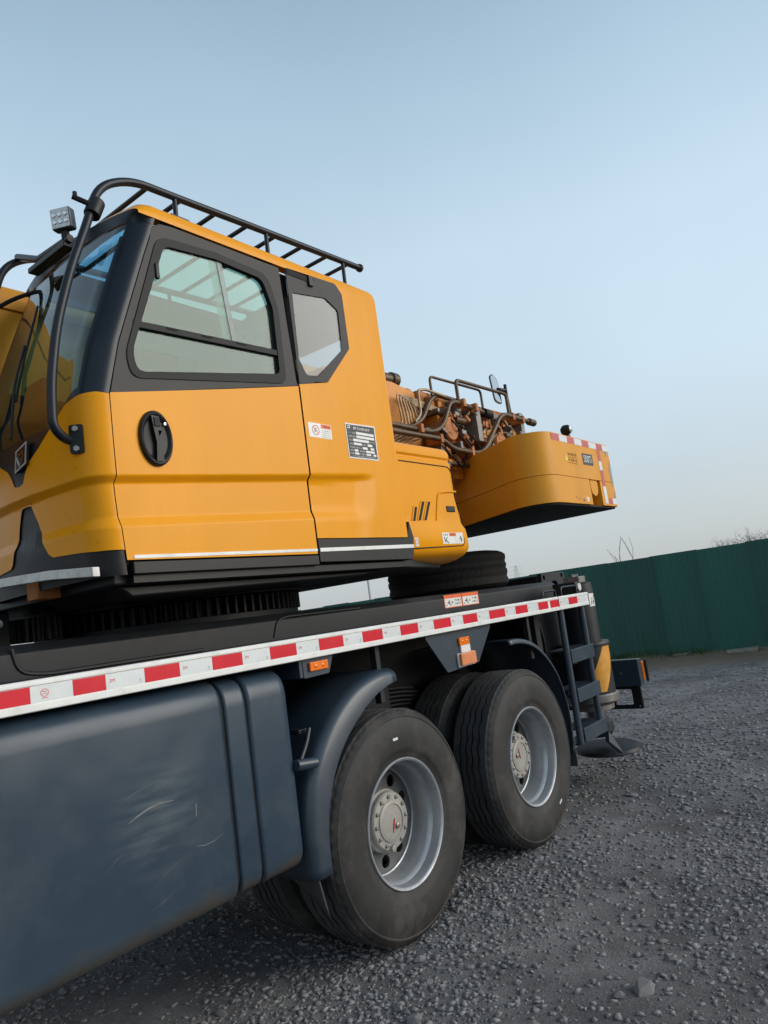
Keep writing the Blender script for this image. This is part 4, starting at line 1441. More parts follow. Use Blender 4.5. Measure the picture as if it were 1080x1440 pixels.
def section(x):
    ins = 0.0
    if x > XR - RC:
        s = (x - (XR - RC)) / RC
        ins = RC * (1 - math.sqrt(max(0, 1 - s * s)))
    top = ZTOP + 0.014 * (x + 1.2) / 1.6 - ins * 0.9
    pts = []
    for z in zl:
        pts.append((YC + ins + inset(z, x), z))
    for k in range(1, 9):
        a = math.pi / 2 * k / 8
        pts.append((YC + ins + RTOP * (1 - math.cos(a)), top - RTOP * 0.85 + RTOP * 0.85 * math.sin(a)))
    for k in range(1, 8):
        pts.append((YC + RTOP + (2 * CH - 2 * RTOP) * k / 8 + 0 * ins, top + 0.02 * math.sin(math.pi * k / 8)))
    for k in range(8, -1, -1):
        a = math.pi / 2 * k / 8
        pts.append((YFAR - ins - RTOP * (1 - math.cos(a)), top - RTOP * 0.85 + RTOP * 0.85 * math.sin(a)))
    for z in reversed(zl):
        pts.append((YFAR - ins, z))
    return pts
S0 = [section(x) for x in stations]
L = len(S0[0])
nzl = len(zl)
v = [(x, y, z) for x, s in zip(stations, S0) for y, z in s]
f = []
for i in range(len(stations) - 1):
    for k in range(L - 1):
        xm = (stations[i] + stations[i + 1]) / 2
        if k < nzl - 1:                                    # opening behind the rear quarter window
            zm = (zl[k] + zl[k + 1]) / 2
            if any(in_poly(px_, pz_, QPANE) for px_ in (stations[i], stations[i + 1]) for pz_ in (zl[k], zl[k + 1])):
                continue
        if nzl + 8 <= k <= nzl + 13 and xm < 0.06:
            continue
        if k > L - nzl and 2.75 < (S0[i][k][1] + S0[i][k + 1][1]) / 2 < 3.2 and -0.28 < xm < 0.2:
            continue
        f.append((i * L + k, (i + 1) * L + k, (i + 1) * L + k + 1, i * L + k + 1))
cabm = MB().add(v, f)
# back wall with its window
back = rpoly([(YC + RC, 1.962), (YFAR - RC, 1.962), (YFAR - RC, 3.37), (YC + RC, 3.37)], 0.03)
cabm.prism(back, [rpoly([(0.25, 2.78), (0.90, 2.78), (0.90, 3.25), (0.25, 3.25)], 0.05)], (XR - 0.012, 0, 0), (0, 1, 0), SZ, SX, 0.01)
# roof forward of the rear quarter: band over the door, crown and rolled front edge, open skylight
def roof_sec(u):
    return u
nx_ = 26
def roof_pt(x, prof):
    return
rv, rf = [], []
rx = [-0.338 + (-1.0) * k / 20 for k in range(21)]
NY = 22
def roof_y(j):
    return j / NY
rows = []
for i in range(21):
    u = i / 20
    row = []
    # profile across: near band bottom, up, rolled edge, crown, far edge, band bottom
    prof = [(0.0, ZW - 3.342)] 
    pr = [(YC, ZW), (YC, 3.36)]
    for k in range(1, 9):
        a = math.pi / 2 * k / 8
        pr.append((YC + RTOP * (1 - math.cos(a)), ZTOP - RTOP * 0.85 + RTOP * 0.85 * math.sin(a)))
    for k in range(1, 8):
        pr.append((YC + RTOP + (2 * CH - 2 * RTOP) * k / 8, ZTOP + 0.02 * math.sin(math.pi * k / 8)))
    for k in range(8, 0, -1):
        a = math.pi / 2 * k / 8
        pr.append((YFAR - RTOP * (1 - math.cos(a)), ZTOP - RTOP * 0.85 + RTOP * 0.85 * math.sin(a)))
    pr += [(YFAR, 3.36), (YFAR, ZW)]
    for (y, z) in pr:
        w = (y - YC) / (2 * CH)
        xf = roof_front(min(1, max(0, w)))
        x = -0.338 + (xf + 0.338) * u
        zz = z + 0.014 * (x + 1.2) / 1.6
        drop = max(0.0, (u - 0.90) / 0.10)                 # front edge rolls down
        top_amt = max(0, (z - ZW))
        zz -= drop ** 2 * top_amt * 0.62
        row.append((x, y, zz))
    rows.append(row)
Lr = len(rows[0])
rv = [p for r_ in rows for p in r_]
for i in range(20):
    xm = -0.338 + (-0.9) * (i + 0.5) / 20
    for k in range(Lr - 1):
        if i <= 15 and 10 <= k <= Lr - 12:
            continue
        rf.append((i * Lr + k, i * Lr + k + 1, (i + 1) * Lr + k + 1, (i + 1) * Lr + k))
cabm.add(rv, rf)
cab = cabm.build('operator_cab', 'yellow', crane, smooth=42, weld=0.002)
# roof light
sk = [(0.08, rows[3][10][1], 3.452), (0.08, rows[3][Lr - 11][1], 3.452), rows[16][Lr - 11], rows[16][10]]
MB().add([(p[0], p[1], p[2] - 0.004) for p in sk], [(0, 1, 2, 3)]).build('roof_light', 'glass_roof', cab, smooth=0)
# header over the windscreen: closes the gap between glass and roof skin
def header(u, v):
    p = front_pt(u, 3.306 + 0.036 * math.sin(math.pi * u), 0.002)
    w = min(1, max(0, (p[1] - YC) / (2 * CH)))
    q_ = (roof_front(w) - 0.004, p[1], 3.345 + 0.045 * math.sin(math.pi * w) ** 0.35)
    return (p[0] + (q_[0] - p[0]) * v, p[1], p[2] + (q_[2] - p[2]) * v)
MB().grid(header, 60, 6).build('windscreen_header', 'pillar', cab, smooth=60)

# nose
def nose_fn(u, v):
    z0, z1 = nose_bottom(u), tz_front_boundary(u)
    return front_pt(u, z0 + (z1 - z0) * v)
nose = MB().grid(nose_fn, 150, 110).build('nose_panel', 'yellow', cab, smooth=60)
# black chin insert and skirt
MB().grid(lambda u, v: front_pt(u, 1.832 + (nose_bottom(u) + 0.03 - 1.832) * v, 0.006), 120, 12).build('skirt', 'black', cab, smooth=50)
# black windscreen surround below the glass
def glass_bottom(t):
    tt_ = min(t, 1 - t)
    return 2.56 - 0.12 * smooth(0.10, 0.22, tt_)
MB().grid(lambda u, v: front_pt(0.10 + 0.80 * u, tz_front_boundary(0.10 + 0.80 * u) + (glass_bottom(0.10 + 0.8 * u) - tz_front_boundary(0.10 + 0.80 * u)) * v, 0.003), 90, 6).build('surround', 'pillar', cab, smooth=60)
# pillars
TG = 0.10
for m_ in (0, 1):
    MB().grid(lambda u, v, m_=m_: front_pt((TG * u if not m_ else 1 - TG * u), tz_front_boundary(TG * u) + 0.002 + (3.338 - tz_front_boundary(TG * u)) * v, 0.002), 10, 30).build('pillar', 'pillar', cab, smooth=60)
# windscreen
MB().grid(lambda u, v: front_pt(TG + (1 - 2 * TG) * u, glass_bottom(TG + (1 - 2 * TG) * u) + (3.312 + 0.036 * math.sin(math.pi * u) - glass_bottom(TG + (1 - 2 * TG) * u)) * v, 0.006), 60, 30).build('windscreen', 'glass_front', cab, smooth=80)
# dark print around the edge of the glass
MB().grid(lambda u, v: front_pt(TG + 0.012 * u, glass_bottom(TG) + (3.25 - glass_bottom(TG)) * v, 0.004), 2, 30).build('glass_border', 'pillar', cab, smooth=80)
# emblem: slanted chrome frame with a bent arrow inside
ex = front_pt(0.5, 2.36)[0] - 0.012
E0, EU, EV, EN = (ex, 0.475, 2.36), (0, -0.78, 0), (0, 0, 1), (1, 0, 0)
em = MB().prism(rpoly([(-0.072, -0.052), (0.045, -0.030), (0.068, 0.056), (-0.048, 0.034)], 0.006), [], E0, EU, EV, EN, 0.012).build('emblem', 'print', cab, bevel=0.002)
MB().prism([(-0.072, -0.052), (0.045, -0.030), (0.068, 0.056), (-0.048, 0.034)], [[(-0.063, -0.044), (0.039, -0.024), (0.059, 0.047), (-0.042, 0.028)]], (ex - 0.003, 0.475, 2.36), EU, EV, EN, 0.003).build('emblem_frame', 'emblem', em)
MB().prism([(-0.030, 0.022), (0.030, 0.034), (0.034, 0.010), (0.012, -0.024), (-0.006, -0.027), (0.016, 0.006), (0.013, 0.014), (-0.026, 0.006)], [], (ex - 0.003, 0.475, 2.36), EU, EV, EN, 0.003).build('emblem_arrow', 'chromedark', em)
MB().prism([(-0.046, 0.0), (-0.040, 0.012), (-0.016, -0.022), (-0.022, -0.034)], [], (ex - 0.003, 0.475, 2.36), EU, EV, EN, 0.003).build('emblem_bar', 'emblem', em)

# a few chips and scratches in the nose paint
for (t_, z_, w_, h_) in ((0.13, 2.245, 0.012, 0.0018), (0.115, 2.225, 0.008, 0.0015), (0.19, 2.02, 0.006, 0.004), (0.09, 1.96, 0.005, 0.006), (0.24, 2.10, 0.004, 0.004)):
    p0 = front_pt(t_ - w_ * 0.5, z_ + 0.004, -0.0006); p1 = front_pt(t_ + w_ * 0.5, z_ - 0.004, -0.0006)
    MB().add([p0, p1, (p1[0], p1[1], p1[2] + h_), (p0[0], p0[1], p0[2] + h_)], [(0, 1, 2, 3)]).build('paint_chip', 'rusty', nose, smooth=0)
# ---- door
DX1 = -0.345
def belt(x):
    return 2.522 + (x + 1.399) * 0.192
G = 0.004
def door_low(u, v):
    zb, zt = 1.886, None
    x_ = -1.37 + (DX1 - G + 1.37) * u
    zt = belt(x_)
    z = zb + (zt - zb) * v
    xa = xd(z) + G
    x = xa + (DX1 - G - xa) * u
    return (x, YC + inset(z, x), z)
door = MB().grid(door_low, 24, 150).build('cab_door', 'yellow', crane, smooth=50)
frame_out = [(xd(2.53) + G, 2.524)] + [(xd(z) + G, z) for z in (2.62, 2.742, 2.88, 3.007, 3.15, 3.24)]
frame_out += [(-1.128, 3.293), (-1.085, 3.325), (-1.02, 3.333), (-0.39, 3.337), (-0.386, 3.332), (-0.375, 3.063), (-0.357, 2.75), (-0.350, belt(-0.35) + 0.002)]
opening = rpoly([(-1.105, 3.262), (-0.80, 3.286), (-0.475, 3.272), (-0.428, 3.10), (-0.432, 2.722), (-1.29, 2.602), (-1.308, 2.70)], [0.09, 0.15, 0.09, 0.1, 0.055, 0.085, 0.15], 7)
side_plate('door_frame', 'doorblack', door, frame_out, YC + 0.001, 0.028, holes=[opening], bevel=0.003)
pane_open = rpoly([(-1.075, 3.226), (-0.80, 3.252), (-0.515, 3.238), (-0.466, 3.10), (-0.470, 2.764), (-1.265, 2.632), (-1.276, 2.72)], [0.06, 0.15, 0.06, 0.1, 0.03, 0.06, 0.15], 7)
side_plate('window_frame', 'rubber', door, opening, YC - 0.004, 0.026, holes=[pane_open], bevel=0.004)
bar = [(-1.262, 2.852), (-1.262, 2.822), (-0.462, 2.857), (-0.462, 2.887)]
wb = side_plate('window_bar', 'rubber', door, bar, YC - 0.001, 0.024, bevel=0.003)
for x in (-1.1, -0.92, -0.72):
    z = 2.853 + (x + 1.262) * 0.044
    MB().box(x, x + 0.05, YC - 0.004, YC - 0.0012, z - 0.012, z - 0.004).build('drain_slot', 'gap', wb)
# panes: lower fixed, upper sliding and upper fixed
side_plate('lower_pane', 'glass_side', door, [(-1.285, 2.61), (-0.46, 2.74), (-0.46, 2.862), (-1.285, 2.83)], YC + 0.014, 0.004)
side_plate('front_pane', 'glass_side', door, [(-1.285, 2.845), (-0.735, 2.868), (-0.775, 3.27), (-1.11, 3.26), (-1.16, 3.15)], YC + 0.006, 0.004)
side_plate('rear_pane', 'glass_side', door, [(-0.785, 2.868), (-0.46, 2.882), (-0.46, 3.12), (-0.50, 3.26), (-0.825, 3.27)], YC + 0.016, 0.004)
side_plate('pane_edge', 'glass_rear', door, [(-0.745, 2.868), (-0.715, 2.869), (-0.762, 3.27), (-0.79, 3.27)], YC + 0.003, 0.010)
MB().box(-1.135, -1.115, YC - 0.012, YC + 0.005, 3.06, 3.13).build('pane_catch', 'black', door, bevel=0.006)
# chrome sill strip, white
side_plate('sill_strip', 'white', door, [(-1.345, 1.8905), (DX1 - G, 1.898), (DX1 - G, 1.911), (-1.345, 1.9035)], YC - 0.002 + inset(1.89, -1.0), 0.004)
# door handle: oval black bowl with an upright lever
HX, HZ = -1.210, 2.364
def bowl(u, v):
    a = 2 * math.pi * u
    prof = [(1.0, 0.001), (0.985, -0.012), (0.92, -0.017), (0.86, -0.016), (0.80, -0.011), (0.72, -0.004), (0.45, -0.0015), (0.0, -0.001)]
    r, d = prof[round(v * 7)]
    sh = 0.0
    return (HX + 0.0755 * r * math.cos(a), YC + d - 0.001, HZ + 0.114 * r * math.sin(a))
handle = MB().grid(bowl, 44, 7).build('door_handle', 'black', door, smooth=35)
MB().prism(rpoly([(HX - 0.022, HZ + 0.09), (HX + 0.012, HZ + 0.088), (HX + 0.022, HZ + 0.03), (HX + 0.013, HZ - 0.02), (HX + 0.022, HZ - 0.096), (HX - 0.013, HZ - 0.096), (HX - 0.006, HZ - 0.02), (HX - 0.014, HZ + 0.03)], 0.002), [], (0, YC - 0.020, 0), SX, SZ, IN, 0.014).build('lever', 'black', handle, bevel=0.004)
MB().box(HX - 0.012, HX + 0.014, YC - 0.024, YC - 0.0205, HZ + 0.045, HZ + 0.082).build('push_button', 'rubber', handle, bevel=0.002)
MB().lathe([(0.006, 0.0), (0.006, -0.003), (0.0, -0.004)], 10, 'y', (HX + 0.040, YC - 0.0175, HZ + 0.06)).build('key_lock', 'chrome', handle)

# ---- inside of the cab
inn = MB()
inn.box(-0.70, 0.41, YFAR - 0.06, YFAR - 0.045, 1.90, 2.78)
inn.box(-0.78, 0.41, YFAR - 0.06, YFAR - 0.045, 3.18, 3.36)
inn.box(-1.14, -0.7805, YFAR - 0.06, YFAR - 0.045, 3.325, 3.36)
inn.box(-0.34, -0.22, YFAR - 0.06, YFAR - 0.045, 2.7805, 3.1795)
inn.build('far_side_wall', 'inner', cab)
MB().prism([(0.07, 0.08), (0.41, 0.08), (0.41, YFAR - 0.07), (0.07, YFAR - 0.07)], [], (0, 0, 3.325), SX, (0, 1, 0), SZ, 0.01).build('ceiling', 'inner', cab)
MB().box(-1.38, -0.7005, YFAR - 0.065, YFAR - 0.045, 1.90, 2.80).build('far_shade_panel', 'gap', cab)  # near-black panel added so the view through the lower windscreen stays dark
MB().box(-1.36, 0.42, YC + 0.04, YFAR - 0.07, 1.86, 1.895).build('cab_floor', 'gap', cab)
mb = MB()
mb.box(-0.36, -0.31, YC + 0.032, YC + 0.05, 1.9, 3.33)
mb.build('door_post', 'gap', cab)
MB().box(-0.30, 0.40, YC + 0.035, YC + 0.05, 1.97, 2.74).build('side_trim', 'gap', cab)
seat = MB().box(-0.55, -0.05, 0.30, 0.80, 2.30, 2.44)
seat.box(-0.14, -0.02, 0.32, 0.78, 2.441, 3.0)
seat = seat.build('seat', 'seat', cab, bevel=0.05, seg=4)
MB().box(-0.12, -0.04, 0.42, 0.68, 3.02, 3.17).build('headrest', 'seat', seat, bevel=0.04, seg=4)
MB().box(-0.5, -0.1, 0.36, 0.74, 1.9, 2.295).build('seat_base', 'black', seat)
dash = MB().box(-1.44, -1.20, 0.14, 0.94, 2.2, 2.47).build('dashboard', 'seat', cab, bevel=0.04, seg=3)
MB().box(-1.25, -1.21, 0.80, 0.98, 2.45, 2.85).build('display', 'black', dash, bevel=0.01)
MB().tube([(-1.25, 0.52, 2.42), (-1.08, 0.52, 2.58)], 0.025, 10).build('steering_column', 'black', dash)
MB().tube([(-1.10 + 0.11 * math.sin(a) * 0.7, 0.52 + 0.18 * math.cos(a), 2.60 + 0.15 * math.sin(a)) for a in [2 * math.pi * k / 24 for k in range(25)]], 0.013, 8, cap=False).build('steering_wheel', 'black', dash)
# wiper on the windscreen
wp = MB().tube([front_pt(0.50, 2.45, -0.02), front_pt(0.54, 2.70, -0.018), front_pt(0.58, 2.90, -0.014)], 0.006, 8).build('wiper_arm', 'black', cab)
MB().tube([front_pt(0.52, 2.62, -0.006), front_pt(0.56, 2.85, -0.006), front_pt(0.62, 3.12, -0.006)], 0.005, 8).build('wiper_blade', 'rubber', wp)

# ---- rear quarter window
outer = rpoly([(-0.340, 3.352), (0.040, 3.372), (0.088, 3.322), (0.090, 3.008), (-0.125, 2.780), (-0.340, 2.735)], [0.01, 0.04, 0.03, 0.02, 0.02, 0.01], 5)
pane = rpoly([(-0.312, 3.225), (-0.06, 3.262), (0.036, 3.215), (0.026, 2.985), (-0.19, 2.805), (-0.278, 2.790), (-0.322, 2.87)], [0.02, 0.03, 0.03, 0.02, 0.02, 0.03, 0.03], 5)
qw = side_plate('quarter_window', 'doorblack', cab, outer, YC - 0.0025, 0.004, holes=[pane], bevel=0.0012)
side_plate('pane', 'glass_rear', qw, outer, YC + 0.003, 0.003)
MB().box(-0.336, -0.15, YC - 0.006, YC - 0.0027, 3.318, 3.348).build('vent_slot', 'gap', qw)
MB().box(-0.185, -0.15, YC - 0.016, YC - 0.0062, 3.295, 3.352).build('catch', 'black', qw, bevel=0.004)

# stickers on the rear quarter
yq = YC - 0.0012
ws = sticker(cab, -0.314, -0.147, 2.470, 2.545, YC)
mb = MB().prism(circle(-0.263, 2.508, 0.026, 24), [circle(-0.263, 2.508, 0.0225, 24)], (0, yq - 0.0004, 0), SX, SZ, IN, 0.0003)
c45 = 0.7071
mb.prism([(-0.263 - 0.0165, 2.508 + 0.0145), (-0.263 - 0.0145, 2.508 + 0.0165), (-0.263 + 0.0165, 2.508 - 0.0145), (-0.263 + 0.0145, 2.508 - 0.0165)], [], (0, yq - 0.0006, 0), SX, SZ, IN, 0.0003)
mb.build('prohibition_sign', 'redprint', ws, smooth=0)
marks(MB(), -0.275, -0.25, 2.497, 2.52, 1, yq - 0.0003, 8, 4).build('pictogram', 'printgrey', ws, smooth=0)
side_plate('warning_band', 'orangeprint', ws, [(-0.222, 2.522), (-0.15, 2.522), (-0.15, 2.543), (-0.222, 2.543)], yq - 0.0003, 0.0002)
mb = MB()
for k in range(4):
    marks(mb, -0.222, -0.155, 2.474 + 0.011 * k, 2.481 + 0.011 * k, 9, yq - 0.0003, 20 + k, 2)
mb.build('lettering', 'printgrey', ws, smooth=0)
marks(MB(), -0.205, -0.155, 2.527, 2.539, 4, yq - 0.0006, 31, 3).build('lettering', 'print', ws, smooth=0)
dp = side_plate('data_plate', 'white', cab, [(-0.030, 2.385), (0.216, 2.387), (0.218, 2.582), (-0.032, 2.575)], YC - 0.002, 0.0018)
yp = YC - 0.0023
side_plate('plate_face', 'print', dp, [(-0.024, 2.392), (0.209, 2.394), (0.211, 2.575), (-0.026, 2.568)], yp, 0.0002)
mb = MB()
cells = [(0.05, 0.20, 2.520, 2.534), (0.05, 0.20, 2.500, 2.514), (0.02, 0.15, 2.480, 2.494), (0.02, 0.085, 2.460, 2.473), (0.135, 0.175, 2.460, 2.473), (0.09, 0.132, 2.441, 2.454), (0.158, 0.187, 2.441, 2.454),
         (0.02, 0.05, 2.424, 2.436), (0.115, 0.19, 2.424, 2.436), (0.02, 0.055, 2.408, 2.419), (0.115, 0.155, 2.408, 2.419), (0.175, 0.2, 2.408, 2.419)]
for a, b, c, d in cells:
    mb.box(a, b, yp - 0.0003, yp - 0.00005, c, d)
mb.build('plate_fields', 'white', dp, smooth=0)
mb = MB()
marks(mb, 0.03, 0.17, 2.546, 2.562, 13, yp - 0.0003, 41, 4)
marks(mb, 0.0, 0.19, 2.397, 2.404, 20, yp - 0.0003, 42, 3)
for k, (a, b, z) in enumerate(((-0.015, 0.042, 2.521), (-0.015, 0.042, 2.501), (-0.015, 0.014, 2.481), (-0.015, 0.014, 2.461), (0.09, 0.13, 2.461), (-0.015, 0.08, 2.442), (-0.015, 0.015, 2.425), (0.06, 0.11, 2.425), (-0.015, 0.015, 2.409), (0.065, 0.11, 2.409), (0.155, 0.20, 2.482))):
    marks(mb, a, b, z, z + 0.009, max(3, int((b - a) / 0.011)), yp - 0.0003, 50 + k, 3)
mb.prism(rpoly([(-0.016, 2.548), (0.004, 2.548), (0.008, 2.564), (-0.012, 2.564)], 0.002), [rpoly([(-0.011, 2.552), (0.001, 2.552), (0.003, 2.56), (-0.009, 2.56)], 0.001)], (0, yp - 0.0003, 0), SX, SZ, IN, 0.0002)
mb.build('plate_lettering', 'white', dp, smooth=0)

# ---- sills below the door and the quarter panel
sl = MB().box(-1.352, DX1 - 0.002, YC + 0.004, YC + 0.10, 1.832, 1.879).build('sill', 'black', cab, bevel=0.004)
rs = side_plate('rear_sill', 'black', cab, [(DX1 + 0.004, 1.845), (0.425, 1.838), (0.452, 1.962), (0.425, 2.055), (0.395, 1.958), (DX1 + 0.004, 1.957)], YC + 0.004, 0.09, bevel=0.003)
side_plate('sill_strip', 'white', rs, [(DX1 + 0.01, 1.895), (0.436, 1.902), (0.439, 1.922), (DX1 + 0.01, 1.913)], YC + 0.001, 0.004)
MB().box(-1.34, 0.43, YC + 0.03, YFAR - 0.04, 1.802, 1.831).build('cab_base', 'black', cab)
# dark inner post behind the shut lines
MB().grid(lambda u, v: (xd(1.87 + 1.46 * v) - 0.02 + 0.05 * u, YC + 0.034, 1.87 + 1.46 * v), 1, 30).build('hinge_post', 'gap', cab)

# ---- bent pipe: roof rail running down in front of the windscreen, both sides
def guard_pipe(y, near):
    s = 1 if near else -1
    P = [(0.385, y, 3.598), (-0.39, y, 3.566), (-0.95, y, 3.540), (-1.16, y, 3.532), (-1.32, y, 3.44), (-1.375, y, 3.27), (-1.47, y, 3.03), (-1.545, y, 2.78), (-1.583, y, 2.55), (-1.588, y, 2.39), (-1.545, y + 0.012 * s, 2.352), (-1.465, y + 0.055 * s, 2.352)]
    path = fillet(P[:3] + P[3:], 0.10, 6)
    return path
RY0, RY1 = 0.12, 0.95
rack = MB().tube(guard_pipe(RY0, True), 0.0175, 14).build('guard_pipe', 'blackpipe', crane, smooth=60)
rack2 = MB().tube(guard_pipe(RY1, False), 0.0175, 14).build('guard_pipe', 'blackpipe', crane, smooth=60)
for rk, y in ((rack, RY0), (rack2, RY1)):
    s = 1 if y < 0.5 else -1
    bx = front_pt(0.115, 2.35)
    yy = bx[1] if s == 1 else 2 * CC - bx[1]
    Mx = MB()
    nrm = Vector((-0.75, -0.66 * s, 0)).normalized()
    tan = Vector((0, 0, 1)).cross(nrm)
    c = Vector((bx[0], yy, 2.352))
    Mx.prism(rpoly([(-0.026, -0.055), (0.026, -0.055), (0.026, 0.055), (-0.026, 0.055)], 0.01), [], c + nrm * 0.001, tan, (0, 0, 1), nrm, 0.012)
    bk = Mx.build('pipe_bracket', 'black', rk, bevel=0.002)
    for dz in (0.038, -0.038):
        p = c + nrm * 0.013 + Vector((0, 0, dz))
        MB().tube([p, p + nrm * 0.010], 0.011, 6).build('bolt', 'bolt', bk, smooth=0)
    MB().lathe([(0.018, 0.0), (0.024, 0.004), (0.024, 0.02), (0.018, 0.024)], 14, 'x', (0.37, y, 3.5975)).build('end_knob', 'blackpipe', rk, recalc=True)
    for x in (-0.935, -0.375, 0.225):
        zt = 3.545 + (x + 0.95) * 0.041
        MB().tube([(x, y + 0.002 * s, 3.425), (x, y, zt)], 0.011, 10).build('rack_post', 'blackpipe', rk)
        MB().box(x - 0.05, x + 0.05, y - 0.03 if s == 1 else y - 0.06, y + 0.06 if s == 1 else y + 0.03, 3.416, 3.432).build('rack_foot', 'blackpipe', rk, bevel=0.003)
for x in (-1.075, -0.90, -0.70, -0.50, -0.31, -0.11, 0.09, 0.27):
    zt = 3.543 + (x + 0.95) * 0.041
    MB().tube([(x, RY0 + 0.012, zt - 0.006), (x, RY1 - 0.012, zt - 0.006)], 0.011, 10).build('rack_rung', 'blackpipe', rack)
MB().tube(fillet([(-0.62, 0.14, 3.432), (-0.60, 0.14, 3.455), (-0.52, 0.14, 3.455), (-0.50, 0.14, 3.43)], 0.01), 0.008, 8).build('cable_clip', 'rubber', rack)
# clamp with a stub arm on the near pipe
cl = MB().tube([(-1.358, RY0, 3.295), (-1.328, RY0, 3.365)], 0.033, 16).build('clamp', 'black', rack, bevel=0.004)
MB().tube([(-1.35, RY0 - 0.01, 3.335), (-1.425, RY0 + 0.02, 3.362)], 0.011, 8).build('stub_arm', 'black', cl)
MB().lathe([(0.009, 0), (0.009, 0.016), (0.0, 0.018)], 8, 'z', (-1.415, RY0 + 0.015, 3.366)).build('stub_pin', 'black', cl)
# mirror arm on the far pipe, black hoop
MB().tube(fillet([(-1.36, RY1, 3.33), (-1.40, RY1 - 0.02, 3.18), (-1.33, RY1 - 0.10, 3.23), (-1.24, RY1 - 0.2, 3.26), (-1.25, RY1 - 0.24, 3.16)], 0.05), 0.010, 8).build('cable', 'rubber', rack2)
# front cross bar that carries the work lamp
cb = MB().tube([(-1.30, 0.385, 3.335), (-1.30, 0.66, 3.352), (-1.25, 0.945, 3.50)], 0.017, 10).build('lamp_crossbar', 'blackpipe', crane)
MB().box(-1.325, -1.275, 0.40, 0.72, 3.30, 3.325).build('bar_bracket', 'blackpipe', cb, bevel=0.004)
# work lamp: square six-diode lamp
wl = MB().box(-0.055, 0.055, -0.055, 0.055, -0.028, 0.028).build('work_lamp', 'navy', crane, bevel=0.012, seg=3)
wl.location = (-1.315, 0.405, 3.422)
wl.rotation_euler = Matrix((Vector((0.40, 0.90, 0.17)).normalized(), Vector((0.1, -0.2, 1)).normalized(), Vector((-0.9, 0.42, 0.1)).normalized())).transposed().to_euler()
wl.scale = (0.86, 0.86, 0.86)
nz = Vector((-0.86, -0.46, -0.12)).normalized()
ux = Vector((0, 0, 1)).cross(nz).normalized()
uy = nz.cross(ux)
wl.rotation_euler = Matrix((ux, uy, nz)).transposed().to_euler()
MB().box(-0.049, 0.049, -0.049, 0.049, 0.0282, 0.031).build('lamp_glass', 'lens', wl, bevel=0.004)
for i in range(3):
    for j in range(2):
        MB().lathe([(0.013, 0.0312), (0.010, 0.034), (0.0, 0.0335)], 12, 'z', (-0.031 + 0.031 * i, -0.018 + 0.036 * j, 0)).build('diode', 'chrome', wl, recalc=True)
MB().box(-0.018, 0.018, -0.10, -0.055, -0.012, 0.012).build('lamp_foot', 'black', wl, bevel=0.003)

# ---- worn white bar under the nose
wbp = fillet([(-1.515, 0.06, 1.848), (-1.545, 0.33, 1.873), (-1.545, 0.36, 1.874), (-1.58, 0.52, 1.879), (-1.58, 1.05, 1.90)], 0.02, 3)
mb = MB()
v, f = [], []
for k, p in enumerate(wbp):
    h = 0.017
    v += [(p.x, p.y, p.z - h), (p.x, p.y, p.z + h), (p.x + 0.03, p.y + 0.004, p.z + h), (p.x + 0.03, p.y + 0.004, p.z - h)]
for k in range(len(wbp) - 1):
    for e in range(4):
        a, b = k * 4 + e, k * 4 + (e + 1) % 4
        f.append((a, b, b + 4, a + 4))
f += [(0, 3, 2, 1), tuple((len(wbp) - 1) * 4 + e for e in range(4))]
mb.add(v, f).build('step_bar', 'worn_white', crane, bevel=0.002, recalc=True)
MB().box(-1.50, -1.40, 0.5, 0.58, 1.80, 1.87).build('step_bracket', 'rusty', crane, bevel=0.004)

# ------------------------------------------------------------------ engine cover behind the cab
YE = 0.10
X0, X1 = 0.45, 1.10
def eng_sec(ins):
    # (y, z) profile: top roll, shoulder groove, side, tucked-under bottom
    p = [(0.75, 2.553)]
    for k in range(0, 7):
        a = math.pi / 2 * k / 6
        p.append((YE + 0.055 - 0.055 * math.sin(a), 2.50 + 0.05 * math.cos(a)))
    p += [(YE + 0.0, 2.478), (YE + 0.010, 2.466), (YE + 0.010, 2.452), (YE, 2.444), (YE - 0.0, 2.43)]
    for z in (2.30, 2.26, 2.2, 2.1, 2.06, 2.02, 1.97, 1.905):
        p.append((YE - (0.012 if z < 2.04 else 0.0), z))
    for k in range(1, 6):
        a = math.pi / 2 * k / 5
        p.append((YE - 0.012 + 0.24 * (1 - math.cos(a)), 1.905 - 0.085 * math.sin(a)))
    p.append((0.75, 1.815))
    return p
pr = eng_sec(0)
xs = [X0, 0.7, 0.9, X1 - 0.07] + [X1 - 0.07 + 0.07 * math.sin(math.pi / 2 * k / 6) for k in range(1, 7)]
v, f = [], []
for x in xs:
    s = max(0, (x - (X1 - 0.07)) / 0.07)
    ins = 0.07 * (1 - math.sqrt(max(0, 1 - s * s)))
    for y, z in pr:
        bulge = 0.035 * smooth(2.08, 1.98, z)             # lower part is a little longer
        zz = z - (ins * 0.6 if z > 2.5 else 0) + (ins * 0.5 if z < 1.9 else 0)
        v.append((x + (bulge if x > X0 else 0) - 0.03 * smooth(2.12, 2.28, z) * (x > X0), y + ins, zz))
L = len(pr)
for i in range(len(xs) - 1):
    for k in range(L - 1):
        f.append((i * L + k, i * L + k + 1, (i + 1) * L + k + 1, (i + 1) * L + k))
f.append(tuple((len(xs) - 1) * L + k for k in range(L)))
eng = MB().add(v, f).build('engine_cover', 'yellow', crane, smooth=38)
# hatch shut line
hatch = [(0.47, 2.424), (0.995, 2.421), (1.035, 2.38), (1.022, 2.225), (1.05, 2.12), (1.078, 2.06), (1.03, 1.912), (0.47, 1.902)]
MB().tube(fillet([(x, YE - 0.001 - (0.012 if z < 2.04 else 0), z) for x, z in hatch], 0.03), 0.0035, 6, cap=False).build('shut_line', 'gap', eng)
